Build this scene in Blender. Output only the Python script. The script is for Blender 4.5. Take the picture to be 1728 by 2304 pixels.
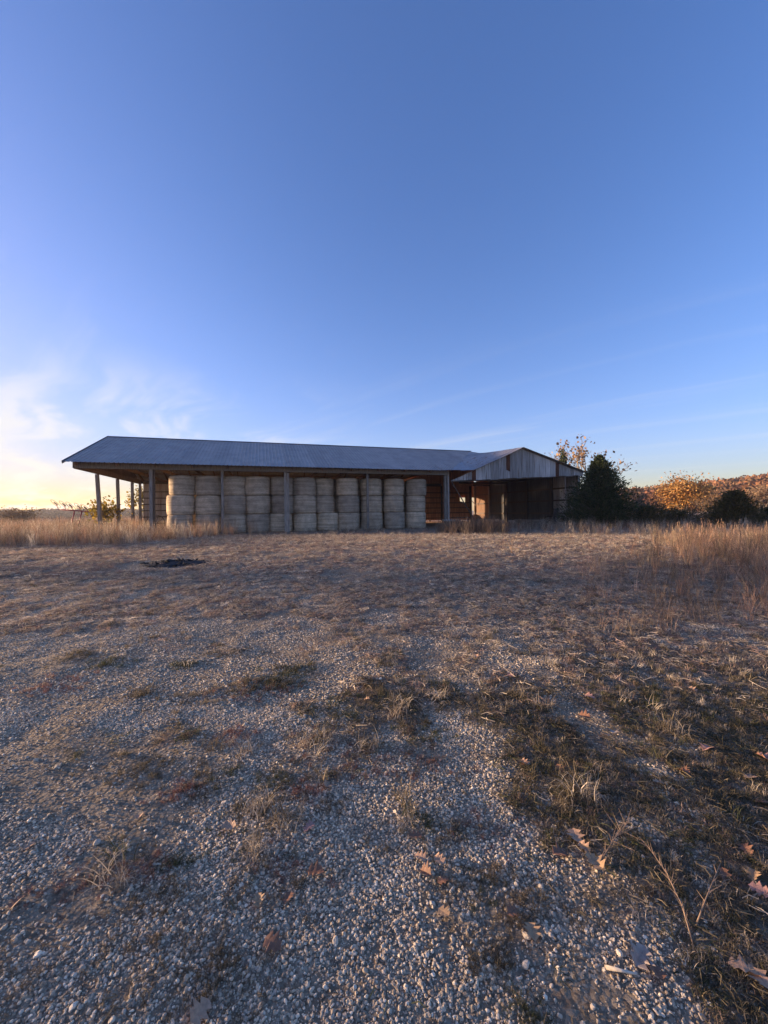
import bpy, math, random
import numpy as np
from mathutils import Matrix, Vector
random.seed(7); rng = np.random.default_rng(7)
sc = bpy.context.scene
for o_ in list(bpy.data.objects): bpy.data.objects.remove(o_)
C = sc.collection

# ------------------------------------------------------------------ camera
EYE = 1.5; FPX = 865.0; ROLL = 0.0122; PITCH = -0.73
cam_d = bpy.data.cameras.new('camera'); cam = bpy.data.objects.new('camera', cam_d); C.objects.link(cam)
cam_d.sensor_fit = 'HORIZONTAL'; cam_d.sensor_width = 36.0; cam_d.lens = FPX / 1728 * 36.0
cam_d.clip_start = 0.05; cam_d.clip_end = 5000
cam.matrix_world = Matrix.Translation((0, 0, EYE)) @ Matrix.Rotation(math.pi/2 + PITCH/FPX, 4, 'X') @ Matrix.Rotation(-ROLL, 4, 'Z')
sc.camera = cam
sc.render.resolution_x = 768; sc.render.resolution_y = 1024
sc.view_settings.view_transform = 'Standard'; sc.view_settings.look = 'None'; sc.view_settings.gamma = 1
sc.view_settings.use_curve_mapping = False
sc.view_settings.exposure = 1.74

# ------------------------------------------------------------------ sky and sun
PHI = math.radians(9.0); SUN_EL = math.radians(5.5)          # sun low on the left, a little beyond the camera plane
SUN = Vector((-math.cos(PHI)*math.cos(SUN_EL), math.sin(PHI)*math.cos(SUN_EL), math.sin(SUN_EL)))
w = bpy.data.worlds.new('World'); sc.world = w; w.use_nodes = True
nt = w.node_tree; nt.nodes.clear()
def N(t, ty, **kw):
    n = t.nodes.new(ty)
    for k, v in kw.items(): setattr(n, k, v)
    return n
def mth(t, op, a, b=None, c=None, clamp=False):
    n = N(t, 'ShaderNodeMath', operation=op); n.use_clamp = clamp
    for i, v in enumerate((a, b, c)):
        if v is None: continue
        if isinstance(v, (int, float)): n.inputs[i].default_value = v
        else: t.links.new(v, n.inputs[i])
    return n.outputs[0]
def mixc(t, f, a, b, mode='MIX'):
    n = N(t, 'ShaderNodeMix', data_type='RGBA', blend_type=mode)
    for i, v in ((0, f), (6, a), (7, b)):
        if isinstance(v, (int, float)): n.inputs[i].default_value = v
        elif isinstance(v, tuple): n.inputs[i].default_value = (*v[:3], 1)
        else: t.links.new(v, n.inputs[i])
    return n.outputs[2]
sky = N(nt, 'ShaderNodeTexSky', sky_type='NISHITA'); sky.sun_disc = False
sky.sun_elevation = SUN_EL; sky.sun_rotation = math.atan2(SUN.x, SUN.y)
sky.altitude = 200; sky.air_density = 0.8; sky.dust_density = 0.8; sky.ozone_density = 1.0
tc = N(nt, 'ShaderNodeTexCoord'); sep = N(nt, 'ShaderNodeSeparateXYZ'); nt.links.new(tc.outputs['Generated'], sep.inputs[0])
zz = mth(nt, 'MAXIMUM', sep.outputs[2], 0.0)
den = mth(nt, 'ADD', zz, 0.10)
cx = mth(nt, 'DIVIDE', sep.outputs[0], den); cy = mth(nt, 'DIVIDE', sep.outputs[1], den)
cmb = N(nt, 'ShaderNodeCombineXYZ'); nt.links.new(cx, cmb.inputs[0]); nt.links.new(cy, cmb.inputs[1])
def cirrus(rot, scale, nscale, dist, lo, hi, off):
    m = N(nt, 'ShaderNodeMapping', vector_type='TEXTURE'); nt.links.new(cmb.outputs[0], m.inputs[0])
    m.inputs['Rotation'].default_value = (0, 0, math.radians(rot)); m.inputs['Scale'].default_value = scale; m.inputs['Location'].default_value = off
    wv = N(nt, 'ShaderNodeTexNoise'); wv.inputs['Scale'].default_value = 0.8; wv.inputs['Detail'].default_value = 2; nt.links.new(cmb.outputs[0], wv.inputs['Vector'])
    sb = N(nt, 'ShaderNodeVectorMath', operation='SUBTRACT'); nt.links.new(wv.outputs['Color'], sb.inputs[0]); sb.inputs[1].default_value = (.5, .5, .5)
    sl = N(nt, 'ShaderNodeVectorMath', operation='MULTIPLY_ADD'); nt.links.new(sb.outputs[0], sl.inputs[0]); sl.inputs[1].default_value = (dist,)*3; nt.links.new(m.outputs[0], sl.inputs[2])
    n = N(nt, 'ShaderNodeTexNoise'); n.inputs['Scale'].default_value = nscale; n.inputs['Detail'].default_value = 7; n.inputs['Roughness'].default_value = .56
    nt.links.new(sl.outputs[0], n.inputs['Vector'])
    w_ = N(nt, 'ShaderNodeMapRange', interpolation_type='SMOOTHSTEP'); nt.links.new(n.outputs[0], w_.inputs[0]); w_.inputs[1].default_value = lo; w_.inputs[2].default_value = hi
    return w_.outputs[0]
def fade(sock, a, b):
    q = N(nt, 'ShaderNodeMapRange', interpolation_type='SMOOTHSTEP'); nt.links.new(sock, q.inputs[0]); q.inputs[1].default_value = a; q.inputs[2].default_value = b; return q.outputs[0]
# cirrus bank low in the west (left), thin streaks drawn out to the north
curls = cirrus(-48, (1.5, .55, 1), 1.25, 1.5, .43, .66, (3.1, 0.7, 0))
streak = cirrus(-40, (5.0, .38, 1), 0.9, 0.5, .50, .78, (0.3, 0.1, 0))
west = fade(sep.outputs[0], 0.02, -0.55); low_ = fade(sep.outputs[2], 0.36, 0.16); mid_ = fade(sep.outputs[2], 0.55, 0.15)
cf = mth(nt, 'MULTIPLY', mth(nt, 'MULTIPLY', curls, west), mth(nt, 'MULTIPLY', low_, 0.72))
cf = mth(nt, 'MAXIMUM', cf, mth(nt, 'MULTIPLY', mth(nt, 'MULTIPLY', streak, mid_), mth(nt, 'MULTIPLY_ADD', west, 0.40, 0.22)))
hs = N(nt, 'ShaderNodeHueSaturation'); hs.inputs['Saturation'].default_value = 1.28; nt.links.new(sky.outputs[0], hs.inputs['Color'])
skyc = mixc(nt, 1.0, hs.outputs[0], (.94, .845, 1.21), 'MULTIPLY')
bw = N(nt, 'ShaderNodeRGBToBW'); nt.links.new(skyc, bw.inputs[0])       # the bright horizon glow rolls off
gain = mth(nt, 'POWER', mth(nt, 'ADD', mth(nt, 'POWER', mth(nt, 'DIVIDE', bw.outputs[0], 1.75), 2.4), 1.0), -0.78/2.4)
vs = N(nt, 'ShaderNodeVectorMath', operation='SCALE'); nt.links.new(skyc, vs.inputs[0]); nt.links.new(gain, vs.inputs['Scale'])
skyc = mixc(nt, cf, vs.outputs[0], (2.5, 2.4, 2.2))
bg = N(nt, 'ShaderNodeBackground'); bg.inputs[1].default_value = 0.12
nt.links.new(skyc, bg.inputs[0]); wo = N(nt, 'ShaderNodeOutputWorld'); nt.links.new(bg.outputs[0], wo.inputs[0])
sd = bpy.data.lights.new('sun', 'SUN'); sd.energy = 4.8; sd.angle = math.radians(3.0); sd.color = (1.0, 0.70, 0.45)
sun = bpy.data.objects.new('sun', sd); C.objects.link(sun)
sun.rotation_euler = SUN.to_track_quat('Z', 'Y').to_euler()

# ------------------------------------------------------------------ helpers
def ray(u, v):
    du, dv = u-864, v-1152; c, s = math.cos(ROLL), math.sin(ROLL)
    return ((c*du - s*dv)/FPX, 1.0, -((s*du + c*dv) - PITCH)/FPX)
def smooth(a, b, x):
    t = np.clip((np.asarray(x, float)-a)/(b-a), 0, 1); return t*t*(3-2*t)
def vnoise(x, y, seed=0):
    x = np.asarray(x, float); y = np.asarray(y, float)
    xi = np.floor(x).astype(np.int64); yi = np.floor(y).astype(np.int64); fx = x-xi; fy = y-yi
    def h(a, b):
        n = (a*374761393 + b*668265263 + seed*974634777) & 0x7fffffff
        n = ((n ^ (n >> 13))*1274126177) & 0x7fffffff
        return ((n ^ (n >> 16)) & 0xffff)/65535.0
    fx = fx*fx*(3-2*fx); fy = fy*fy*(3-2*fy)
    return (h(xi, yi)*(1-fx)+h(xi+1, yi)*fx)*(1-fy) + (h(xi, yi+1)*(1-fx)+h(xi+1, yi+1)*fx)*fy
def fbm(x, y, seed=0, oct=4):
    s = 0; a = .5; t = 0
    for i in range(oct): s = s + a*vnoise(x*2**i, y*2**i, seed+i*17); t += a; a *= .5
    return s/t
FLOOR = 0.24
def gz(x, y):
    x = np.asarray(x, float); y = np.asarray(y, float)
    z = FLOOR*smooth(5, 17, y)
    near = 1-smooth(15, 19, y)
    z = z + near*(.05*(fbm(x*.8, y*.8, 3)-.5) + .02*(fbm(x*4, y*4, 5)-.5))
    r = np.hypot(x, y)
    z = z + smooth(110, 300, r)*smooth(.45, .85, x/np.maximum(r, 1))*12.0        # wooded rise on the right
    z = z - smooth(60, 200, r)*smooth(.1, -.5, x/np.maximum(r, 1))*1.0
    return z
def ground_at(u, v):
    k = ray(u, v); z = 0.1
    for _ in range(8):
        t = (z-EYE)/k[2]; z = float(gz(k[0]*t, t))
    return (k[0]*t, t, z)
def link(o, parent=None):
    C.objects.link(o)
    if parent is not None: o.parent = parent
    return o
def mesh(name, v, f, mat=None, smooth_=False):
    m = bpy.data.meshes.new(name)
    if isinstance(v, np.ndarray): v = v.tolist()
    if isinstance(f, np.ndarray): f = f.tolist()
    m.from_pydata(v, [], f)
    if mat: m.materials.append(mat)
    if smooth_: m.polygons.foreach_set('use_smooth', [True]*len(m.polygons))
    m.update(); return m
def obj(name, v, f, mat, parent=None, smooth_=False):
    return link(bpy.data.objects.new(name, mesh(name, v, f, mat, smooth_)), parent)
def tag(o, label, cat, group=None):
    o['label'] = label; o['category'] = cat
    if group: o['group'] = group
    return o
def empty(name, loc, rz=0):
    o = bpy.data.objects.new(name, None); o.location = loc; o.rotation_euler = (0, 0, rz); o.empty_display_size = .2
    return link(o)
BOXF = [(0,3,2,1),(4,5,6,7),(0,1,5,4),(1,2,6,5),(2,3,7,6),(3,0,4,7)]
def boxv(a, b): 
    (x0,y0,z0),(x1,y1,z1) = a, b
    return [(x0,y0,z0),(x1,y0,z0),(x1,y1,z0),(x0,y1,z0),(x0,y0,z1),(x1,y0,z1),(x1,y1,z1),(x0,y1,z1)]
def box(name, a, b, mat, parent): return obj(name, boxv(a, b), BOXF, mat, parent)
def barv(p, q, w_, h_):
    p, q = Vector(p), Vector(q); d = (q-p).normalized(); up = Vector((0,0,1)) if abs(d.z) < .9 else Vector((0,1,0))
    s = d.cross(up).normalized()*w_/2; t = s.cross(d).normalized()*h_/2
    return [tuple(c) for c in (p-s-t, p+s-t, p+s+t, p-s+t, q-s-t, q+s-t, q+s+t, q-s+t)]
def bar(name, p, q, w_, h_, mat, parent): return obj(name, barv(p, q, w_, h_), BOXF, mat, parent)
def tube(pts, rad, n=8):
    pts = [Vector(p) for p in pts]; rad = rad if hasattr(rad, '__len__') else [rad]*len(pts)
    V = []; Fc = []
    for i, p in enumerate(pts):
        d = (pts[min(i+1, len(pts)-1)]-pts[max(i-1, 0)]).normalized()
        a = d.cross(Vector((0,0,1)) if abs(d.z) < .9 else Vector((1,0,0))).normalized(); b = d.cross(a)
        for k in range(n):
            t = 2*math.pi*k/n; V.append(tuple(p + (a*math.cos(t)+b*math.sin(t))*rad[i]))
    for i in range(len(pts)-1):
        for k in range(n): Fc.append((i*n+k, i*n+(k+1) % n, (i+1)*n+(k+1) % n, (i+1)*n+k))
    Fc.append(tuple(range(n))[::-1]); Fc.append(tuple(range((len(pts)-1)*n, len(pts)*n)))
    return V, Fc
class MB:
    def __init__(s): s.v = []; s.f = []
    def add(s, v, f):
        o = len(s.v); s.v += [tuple(p) for p in v]; s.f += [tuple(i+o for i in q) for q in f]
    def build(s, name, mat, parent=None, smooth_=False): return obj(name, s.v, s.f, mat, parent, smooth_)

# ------------------------------------------------------------------ materials
def newmat(name):
    m = bpy.data.materials.new(name); m.use_nodes = True; t = m.node_tree
    return m, t, t.nodes['Principled BSDF']
def ramp(t, fac, stops):
    r = N(t, 'ShaderNodeValToRGB'); t.links.new(fac, r.inputs[0]); e = r.color_ramp.elements
    while len(e) < len(stops): e.new(.5)
    for q, (p, c) in zip(e, stops): q.position = p; q.color = (*c, 1)
    return r.outputs[0]
def noise(t, vec, scale, detail=4, rough=.55, dist=0):
    n = N(t, 'ShaderNodeTexNoise'); n.inputs['Scale'].default_value = scale; n.inputs['Detail'].default_value = detail
    n.inputs['Roughness'].default_value = rough; n.inputs['Distortion'].default_value = dist
    if vec is not None: t.links.new(vec, n.inputs['Vector'])
    return n.outputs[0]
def objco(t, scale=(1,1,1), loc=None, random_=False):
    c = N(t, 'ShaderNodeTexCoord'); m = N(t, 'ShaderNodeMapping'); m.inputs['Scale'].default_value = scale
    t.links.new(c.outputs['Object'], m.inputs[0])
    if random_:
        oi = N(t, 'ShaderNodeObjectInfo'); k = N(t, 'ShaderNodeVectorMath', operation='SCALE')
        cb = N(t, 'ShaderNodeCombineXYZ')
        for i in range(3): t.links.new(oi.outputs['Random'], cb.inputs[i])
        t.links.new(cb.outputs[0], k.inputs[0]); k.inputs['Scale'].default_value = 37.0
        t.links.new(k.outputs[0], m.inputs['Location'])
    return m.outputs[0]
def bump(t, b, h, strength=.4, dist=.02):
    n = N(t, 'ShaderNodeBump'); n.inputs['Strength'].default_value = strength; n.inputs['Distance'].default_value = dist
    t.links.new(h, n.inputs['Height']); t.links.new(n.outputs[0], b.inputs['Normal'])
def surf(name, c0, c1, scale=3, stretch=(1,1,1), rough=.8, metal=0, bmp=.3, vary=.25, c2=None):
    m, t, b = newmat(name)
    co = objco(t, stretch, random_=True); n = noise(t, co, scale, 6, .6)
    stops = [(.35, c0), (.65, c1)] if c2 is None else [(.3, c0), (.52, c1), (.7, c2)]
    col = ramp(t, n, stops)
    oi = N(t, 'ShaderNodeObjectInfo')
    col = mixc(t, 1.0, col, mixc(t, oi.outputs['Random'], (1-vary,)*3, (1+vary*.6,)*3), 'MULTIPLY')
    t.links.new(col, b.inputs['Base Color']); b.inputs['Roughness'].default_value = rough; b.inputs['Metallic'].default_value = metal
    if bmp: bump(t, b, n, bmp, .02)
    return m
M = {}
M['wood'] = surf('weathered_wood', (.15,.13,.11), (.34,.305,.27), 4, (6,6,.5), .9)
M['wood_b'] = surf('brown_wood', (.11,.06,.035), (.25,.15,.09), 4, (6,6,.5), .9)
M['wood_d'] = surf('dark_wood', (.06,.045,.035), (.13,.10,.08), 4, (1,6,6), .9)
M['roof'] = surf('painted_steel', (.30,.275,.26), (.40,.37,.345), 1.2, (1,1,1), .55, .2, .05, .12)
M['trim'] = surf('roof_trim', (.10,.11,.12), (.18,.19,.20), 2, (1,1,1), .5, .4, .05, .05)
M['tin'] = surf('weathered_tin', (.15,.115,.095), (.42,.405,.395), 2.0, (9,9,.3), .65, .05, .1, .45, (.62,.60,.57))
M['tin_roof'] = surf('old_tin_roof', (.26,.25,.25), (.42,.41,.42), 1.5, (1.5,5,1.5), .5, .3, .1, .2, (.24,.16,.12))
M['tin_in'] = surf('shaded_tin', (.045,.047,.05), (.085,.087,.09), 2.0, (9,9,.45), .8, .05, .1, .3, (.12,.117,.115))  # wall tin with the barn's inner shade darkened into its colour
M['rust'] = surf('rusty_tin', (.055,.02,.012), (.16,.06,.03), 3, (8,8,.6), .85, .1, .3, .2)
M['rustwall'] = surf('rust_brown_wall', (.34,.125,.06), (.62,.29,.15), 2, (7,7,.4), .8, .05, .2, .3)
M['tinwall'] = surf('stained_tin_wall', (.22,.13,.10), (.38,.33,.30), 1.4, (5,5,.35), .6, .2, .1, .2, (.44,.41,.39))
M['white'] = surf('white_plastic', (.55,.56,.57), (.75,.75,.74), 3, (1,1,1), .5, 0, .1, .05)
M['black'] = surf('char', (.008,.008,.008), (.03,.028,.027), 20, (1,1,1), .9, 0, .8, .2)
M['iron'] = surf('dark_iron', (.025,.022,.02), (.07,.055,.045), 8, (1,1,1), .7, .4, .2, .2)
M['red'] = surf('red_paint', (.20,.018,.03), (.32,.03,.045), 5, (1,1,1), .5, .1, .1, .1)
M['bark'] = surf('bark', (.07,.055,.045), (.20,.17,.14), 6, (4,4,1), .95, 0, .5, .1)
def hay_mat():
    m, t, b = newmat('hay')
    co = objco(t, (1,1,1), random_=True)
    fib = noise(t, objco(t, (5,5,34), random_=True), 2.2, 6, .7, .8)
    band = noise(t, objco(t, (.25,.25,5.5), random_=True), 1.6, 3, .5)
    blot = noise(t, co, 2.3, 4, .6)
    c = ramp(t, fib, [(.28, (.30,.24,.18)), (.5, (.58,.485,.375)), (.72, (.80,.69,.55))])
    c = mixc(t, .75, c, ramp(t, band, [(.3, (.52,.50,.48)), (.6, (1.04,1.02,1.0))]), 'MULTIPLY')
    c = mixc(t, .7, c, ramp(t, blot, [(.3, (.55,.55,.56)), (.62, (1.06,1.05,1.03))]), 'MULTIPLY')
    oi = N(t, 'ShaderNodeObjectInfo')
    c = mixc(t, 1.0, c, mixc(t, oi.outputs['Random'], (.68,.68,.70), (1.15,1.12,1.06)), 'MULTIPLY')
    t.links.new(c, b.inputs['Base Color']); b.inputs['Roughness'].default_value = .95
    b.inputs['Specular IOR Level'].default_value = .15
    bump(t, b, mth(t, 'ADD', fib, blot), .8, .05); return m
M['hay'] = hay_mat()
def leafmat(name, cols, rough=.7, trans=.25):
    m, t, b = newmat(name)
    g = N(t, 'ShaderNodeNewGeometry'); n = len(cols)
    c = ramp(t, g.outputs['Random Per Island'], [(i/(n-1), q) for i, q in enumerate(cols)])
    t.links.new(c, b.inputs['Base Color']); b.inputs['Roughness'].default_value = rough; b.inputs['Specular IOR Level'].default_value = .2
    if trans:
        tr = N(t, 'ShaderNodeBsdfTranslucent'); t.links.new(c, tr.inputs[0]); mx = N(t, 'ShaderNodeMixShader'); mx.inputs[0].default_value = trans
        t.links.new(b.outputs[0], mx.inputs[1]); t.links.new(tr.outputs[0], mx.inputs[2])
        t.links.new(mx.outputs[0], t.nodes['Material Output'].inputs[0])
    return m
M['cedar'] = leafmat('cedar_needles', [(.018,.030,.014), (.035,.055,.022), (.055,.078,.032), (.085,.09,.04)], .75, .15)
M['olive'] = leafmat('olive_needles', [(.045,.05,.02), (.085,.08,.03), (.13,.105,.04), (.16,.12,.055)], .75, .2)
M['syc'] = leafmat('sycamore_leaves', [(.13,.075,.045), (.26,.16,.09), (.36,.25,.15), (.19,.14,.09)], .7, .25)
M['orange'] = leafmat('orange_leaves', [(.22,.09,.025), (.40,.19,.05), (.48,.28,.10), (.30,.20,.07)], .7, .3)
M['yellow'] = leafmat('yellow_green_leaves', [(.10,.10,.02), (.25,.18,.03), (.40,.26,.05), (.14,.15,.04)], .6, .4)
M['shade'] = leafmat('dark_oak_leaves', [(.03,.03,.012), (.07,.05,.02)], .8, .05)
M['brush'] = leafmat('brown_brush', [(.10,.06,.035), (.20,.12,.06), (.14,.10,.06)], .8, .2)
M['oakleaf'] = leafmat('dead_oak_leaf', [(.22,.11,.06), (.34,.18,.10)], .7, .15)
def tinted(name, rough=.85, spec=.15, isl=.35, trans=0.0):
    m, t, b = newmat(name)
    a = N(t, 'ShaderNodeAttribute', attribute_type='INSTANCER', attribute_name='tint')
    g = N(t, 'ShaderNodeNewGeometry')
    c = mixc(t, 1.0, a.outputs['Color'], mixc(t, g.outputs['Random Per Island'], (1-isl,)*3, (1+isl,)*3), 'MULTIPLY')
    t.links.new(c, b.inputs['Base Color']); b.inputs['Roughness'].default_value = rough; b.inputs['Specular IOR Level'].default_value = spec
    if trans:
        tr = N(t, 'ShaderNodeBsdfTranslucent'); t.links.new(c, tr.inputs[0]); mx = N(t, 'ShaderNodeMixShader'); mx.inputs[0].default_value = trans
        t.links.new(b.outputs[0], mx.inputs[1]); t.links.new(tr.outputs[0], mx.inputs[2]); t.links.new(mx.outputs[0], t.nodes['Material Output'].inputs[0])
    return m, t, b
M['blade'] = tinted('dry_grass', .8, .15, .45, .3)[0]
M['crown'] = tinted('far_foliage', .9, .05, .45, .15)[0]
st_, t_, b_ = tinted('limestone_gravel', .85, .25, 0)
bump(t_, b_, noise(t_, objco(t_), 3.0, 5, .65), .5, .3); M['stone'] = st_
M['rock'] = surf('limestone', (.46,.38,.28), (.70,.60,.46), 14, (1,1,1), .85, 0, .4, .3)

# ------------------------------------------------------------------ ground
# where gravel lies bare: blobs given by where they show, laid on the ground
GRAVEL = [(250,1440,3.2,1.5,1.0),(700,1500,1.3,1.3,.7),(900,1290,4.0,1.0,.5),(480,1560,1.6,1.2,.9),  # u, v, radius across (m), radius along (m), weight
 (150,1560,2.6,1.6,1.0),(420,1480,2.0,1.6,.9),(60,1800,1.0,1.0,.9),(330,1950,.8,.7,1.0),(150,2200,.7,.5,1.0),(620,2150,.55,.5,1.0),
 (500,1700,.8,.9,.8),(600,1420,1.8,1.2,.7),(900,1850,.42,.6,.9),(1000,2080,.5,.5,1.1),(1250,2200,.4,.35,1.0),(850,2250,.6,.4,1.1),
 (1080,1950,.4,.6,.8),(950,1740,.4,.8,.7),(1380,1640,.25,1.0,.55),(1500,1760,.3,.35,.6),(1440,1520,.25,.8,.5),(1370,1400,.5,.8,.45),
 (300,1330,3,1.3,.45),(700,1245,5,1.0,.6),(1000,1240,3,.7,.45),(560,1290,3,1.2,.3)]
VEG = [(870,1590,.35,.7,.9),(720,1680,.25,.45,.9),(1130,1640,.5,.5,.8),(560,1950,.18,.2,.7),(300,1960,.16,.16,.6),(590,1830,.15,.3,.6),(950,1480,1.0,1.0,.6),
 (1400,1850,.5,.6,1.0),(1600,2050,.4,.6,1.2),(1550,1900,.6,.6,1.0),(1680,2250,.32,.35,1.1),(1600,1600,1.0,1.2,.9),(1500,1450,1.5,1.3,.9),(1100,1380,2.0,1.2,.6),
 (120,1390,3.0,.9,.9),(450,1375,2.0,.7,.7),(840,1370,2.5,1.5,.6),(1050,2010,.25,.2,.55),(1130,1880,.2,.25,.5),(740,2190,.10,.12,.4),(680,1600,.22,.3,.4)]
def blobs(L): return [(*ground_at(u, v)[:2], rx, ry, wt) for u, v, rx, ry, wt in L]
GB, VB = blobs(GRAVEL), blobs(VEG)
def veg(x, y):
    x = np.asarray(x, float); y = np.asarray(y, float)
    g = np.zeros_like(x) + .0; v = np.zeros_like(x)
    for bx, by, rx, ry, wt in GB: g = np.maximum(g, wt*np.exp(-((x-bx)/rx)**2-((y-by)/ry)**2))
    for bx, by, rx, ry, wt in VB: v = np.maximum(v, wt*np.exp(-((x-bx)/rx)**2-((y-by)/ry)**2))
    base = .55 + .15*smooth(.2, .6, x/np.maximum(y, .5)) + .12*smooth(4, 9, y) - .25*smooth(3.2, 1.5, y)*smooth(.5, .2, x/np.maximum(y,.5))
    q = base - .42*g + .34*v + .85*(fbm(x*2.2+9, y*1.6, 11)-.5) + 1.25*(fbm(x*6, y*5, 23, 3)-.5)
    q = np.where(y > 16.5, np.maximum(q, .75), q); q = np.where(((x+6.1)/1.25)**2+((y-10.75)/.9)**2 < 1, .30, q)
    return np.clip(q, 0, 1)
def axis(lo, hi, fine, grow):
    a = [0.0]; s = fine
    while a[-1] < hi: a.append(a[-1]+s); s = min(s*grow if a[-1] > 4 else s, 400)
    b = [0.0]; s = fine
    while b[-1] > lo: b.append(b[-1]-s); s = s*grow*1.05
    return np.array(b[::-1][:-1]+a)
ax = axis(0, 3000, .06, 1.035); ax = ax[ax >= 0]; gx = np.concatenate([-ax[::-1][:-1], ax])
gy = axis(-3000, 3000, .06, 1.035)
X, Y = np.meshgrid(gx, gy); Z = gz(X, Y)
nx, ny = len(gx), len(gy)
idx = np.arange(nx*ny).reshape(ny, nx)
F_ = np.stack([idx[:-1,:-1], idx[:-1,1:], idx[1:,1:], idx[1:,:-1]], -1).reshape(-1, 4)
def ground_mat():
    m, t, b = newmat('farmyard_ground')
    a = N(t, 'ShaderNodeAttribute', attribute_name='veg'); co = N(t, 'ShaderNodeTexCoord').outputs['Object']
    vz = N(t, 'ShaderNodeTexVoronoi'); vz.inputs['Scale'].default_value = 42; t.links.new(co, vz.inputs['Vector'])
    vz2 = N(t, 'ShaderNodeTexVoronoi'); vz2.inputs['Scale'].default_value = 120; t.links.new(co, vz2.inputs['Vector'])
    n1 = noise(t, co, 6, 6, .65); n2 = noise(t, co, 70, 4, .7); n3 = noise(t, co, 1.1, 4, .6)
    hue = N(t, 'ShaderNodeSeparateColor'); t.links.new(vz.outputs['Color'], hue.inputs[0])
    peb = ramp(t, hue.outputs[0], [(0, (.20,.145,.10)), (.5, (.46,.365,.255)), (1, (.78,.65,.48))])
    hue2 = N(t, 'ShaderNodeSeparateColor'); t.links.new(vz2.outputs['Color'], hue2.inputs[0])
    peb2 = ramp(t, hue2.outputs[0], [(0, (.17,.125,.085)), (.5, (.42,.33,.23)), (1, (.72,.60,.44))])
    grav = mixc(t, ramp(t, n1, [(.4, (0,0,0)), (.6, (1,1,1))]), peb, peb2)
    soil = ramp(t, n2, [(.3, (.17,.125,.08)), (.7, (.38,.29,.195))])
    thatch = ramp(t, noise(t, co, 30, 6, .75, 1.5), [(.3, (.13,.102,.074)), (.5, (.31,.25,.185)), (.72, (.52,.435,.335))])
    redd = mixc(t, ramp(t, n3, [(.45, (0,0,0)), (.68, (1,1,1))]), thatch, mixc(t, 1.0, thatch, (1.15,.80,.66), 'MULTIPLY'))
    grav = mixc(t, ramp(t, n1, [(.38, (.65,.65,.65)), (.62, (.1,.1,.1))]), grav, soil)
    va = mth(t, 'ADD', a.outputs['Fac'], mth(t, 'MULTIPLY_ADD', n2, .5, -.25))
    f = N(t, 'ShaderNodeMapRange', interpolation_type='SMOOTHSTEP'); t.links.new(va, f.inputs[0])
    f.inputs[1].default_value = .35; f.inputs[2].default_value = .75
    t.links.new(mixc(t, f.outputs[0], grav, redd), b.inputs['Base Color']); b.inputs['Roughness'].default_value = .95
    b.inputs['Specular IOR Level'].default_value = .15
    h = mth(t, 'SUBTRACT', n2, mth(t, 'MULTIPLY', vz.outputs['Distance'], 1.6))
    bump(t, b, h, 1.0, .03); return m
ground = obj('ground', np.stack([X, Y, Z], -1).reshape(-1, 3), F_, ground_mat(), None, True); ground['kind'] = 'structure'
at = ground.data.attributes.new('veg', 'FLOAT', 'POINT'); at.data.foreach_set('value', veg(X, Y).ravel().astype(np.float32))

# ------------------------------------------------------------------ scatter: one object, geometry-node instances of small pieces
def protos(name, meshes):
    col = bpy.data.collections.new(name)
    for i, m in enumerate(meshes): col.objects.link(bpy.data.objects.new('%s_%02d' % (name, i), m))
    return col
def scatter(name, P, R, S, T, col, nprot, kind='stuff', label=None, cat=None):
    n = len(P); m = bpy.data.meshes.new(name); m.vertices.add(n); m.vertices.foreach_set('co', np.asarray(P, np.float32).ravel())
    a = m.attributes.new('rot', 'FLOAT_VECTOR', 'POINT'); a.data.foreach_set('vector', np.asarray(R, np.float32).ravel())
    S = np.asarray(S, np.float32); S = np.repeat(S[:, None], 3, 1) if S.ndim == 1 else S
    a = m.attributes.new('scl', 'FLOAT_VECTOR', 'POINT'); a.data.foreach_set('vector', S.ravel())
    a = m.attributes.new('tint', 'FLOAT_COLOR', 'POINT'); a.data.foreach_set('color', np.concatenate([np.asarray(T, np.float32), np.ones((n, 1), np.float32)], 1).ravel())
    a = m.attributes.new('pick', 'INT', 'POINT'); a.data.foreach_set('value', rng.integers(0, nprot, n).astype(np.int32))
    o = link(bpy.data.objects.new(name, m))
    g = bpy.data.node_groups.new(name, 'GeometryNodeTree')
    g.interface.new_socket('Geometry', in_out='INPUT', socket_type='NodeSocketGeometry'); g.interface.new_socket('Geometry', in_out='OUTPUT', socket_type='NodeSocketGeometry')
    gi, go = g.nodes.new('NodeGroupInput'), g.nodes.new('NodeGroupOutput')
    mp_ = g.nodes.new('GeometryNodeMeshToPoints'); ip = g.nodes.new('GeometryNodeInstanceOnPoints'); ci = g.nodes.new('GeometryNodeCollectionInfo')
    ci.inputs[0].default_value = col; ci.inputs[1].default_value = True; ci.inputs[2].default_value = True
    def na(nm, ty):
        q = g.nodes.new('GeometryNodeInputNamedAttribute'); q.data_type = ty; q.inputs[0].default_value = nm; return q.outputs[0]
    g.links.new(gi.outputs[0], mp_.inputs[0]); g.links.new(mp_.outputs[0], ip.inputs['Points']); g.links.new(ci.outputs[0], ip.inputs['Instance'])
    ip.inputs['Pick Instance'].default_value = True
    g.links.new(na('pick', 'INT'), ip.inputs['Instance Index']); g.links.new(na('scl', 'FLOAT_VECTOR'), ip.inputs['Scale'])
    e2r = g.nodes.new('FunctionNodeEulerToRotation'); g.links.new(na('rot', 'FLOAT_VECTOR'), e2r.inputs[0]); g.links.new(e2r.outputs[0], ip.inputs['Rotation'])
    g.links.new(ip.outputs[0], go.inputs[0])
    md = o.modifiers.new('scatter', 'NODES'); md.node_group = g
    o['kind'] = kind
    if label: tag(o, label, cat)
    return o
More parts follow.
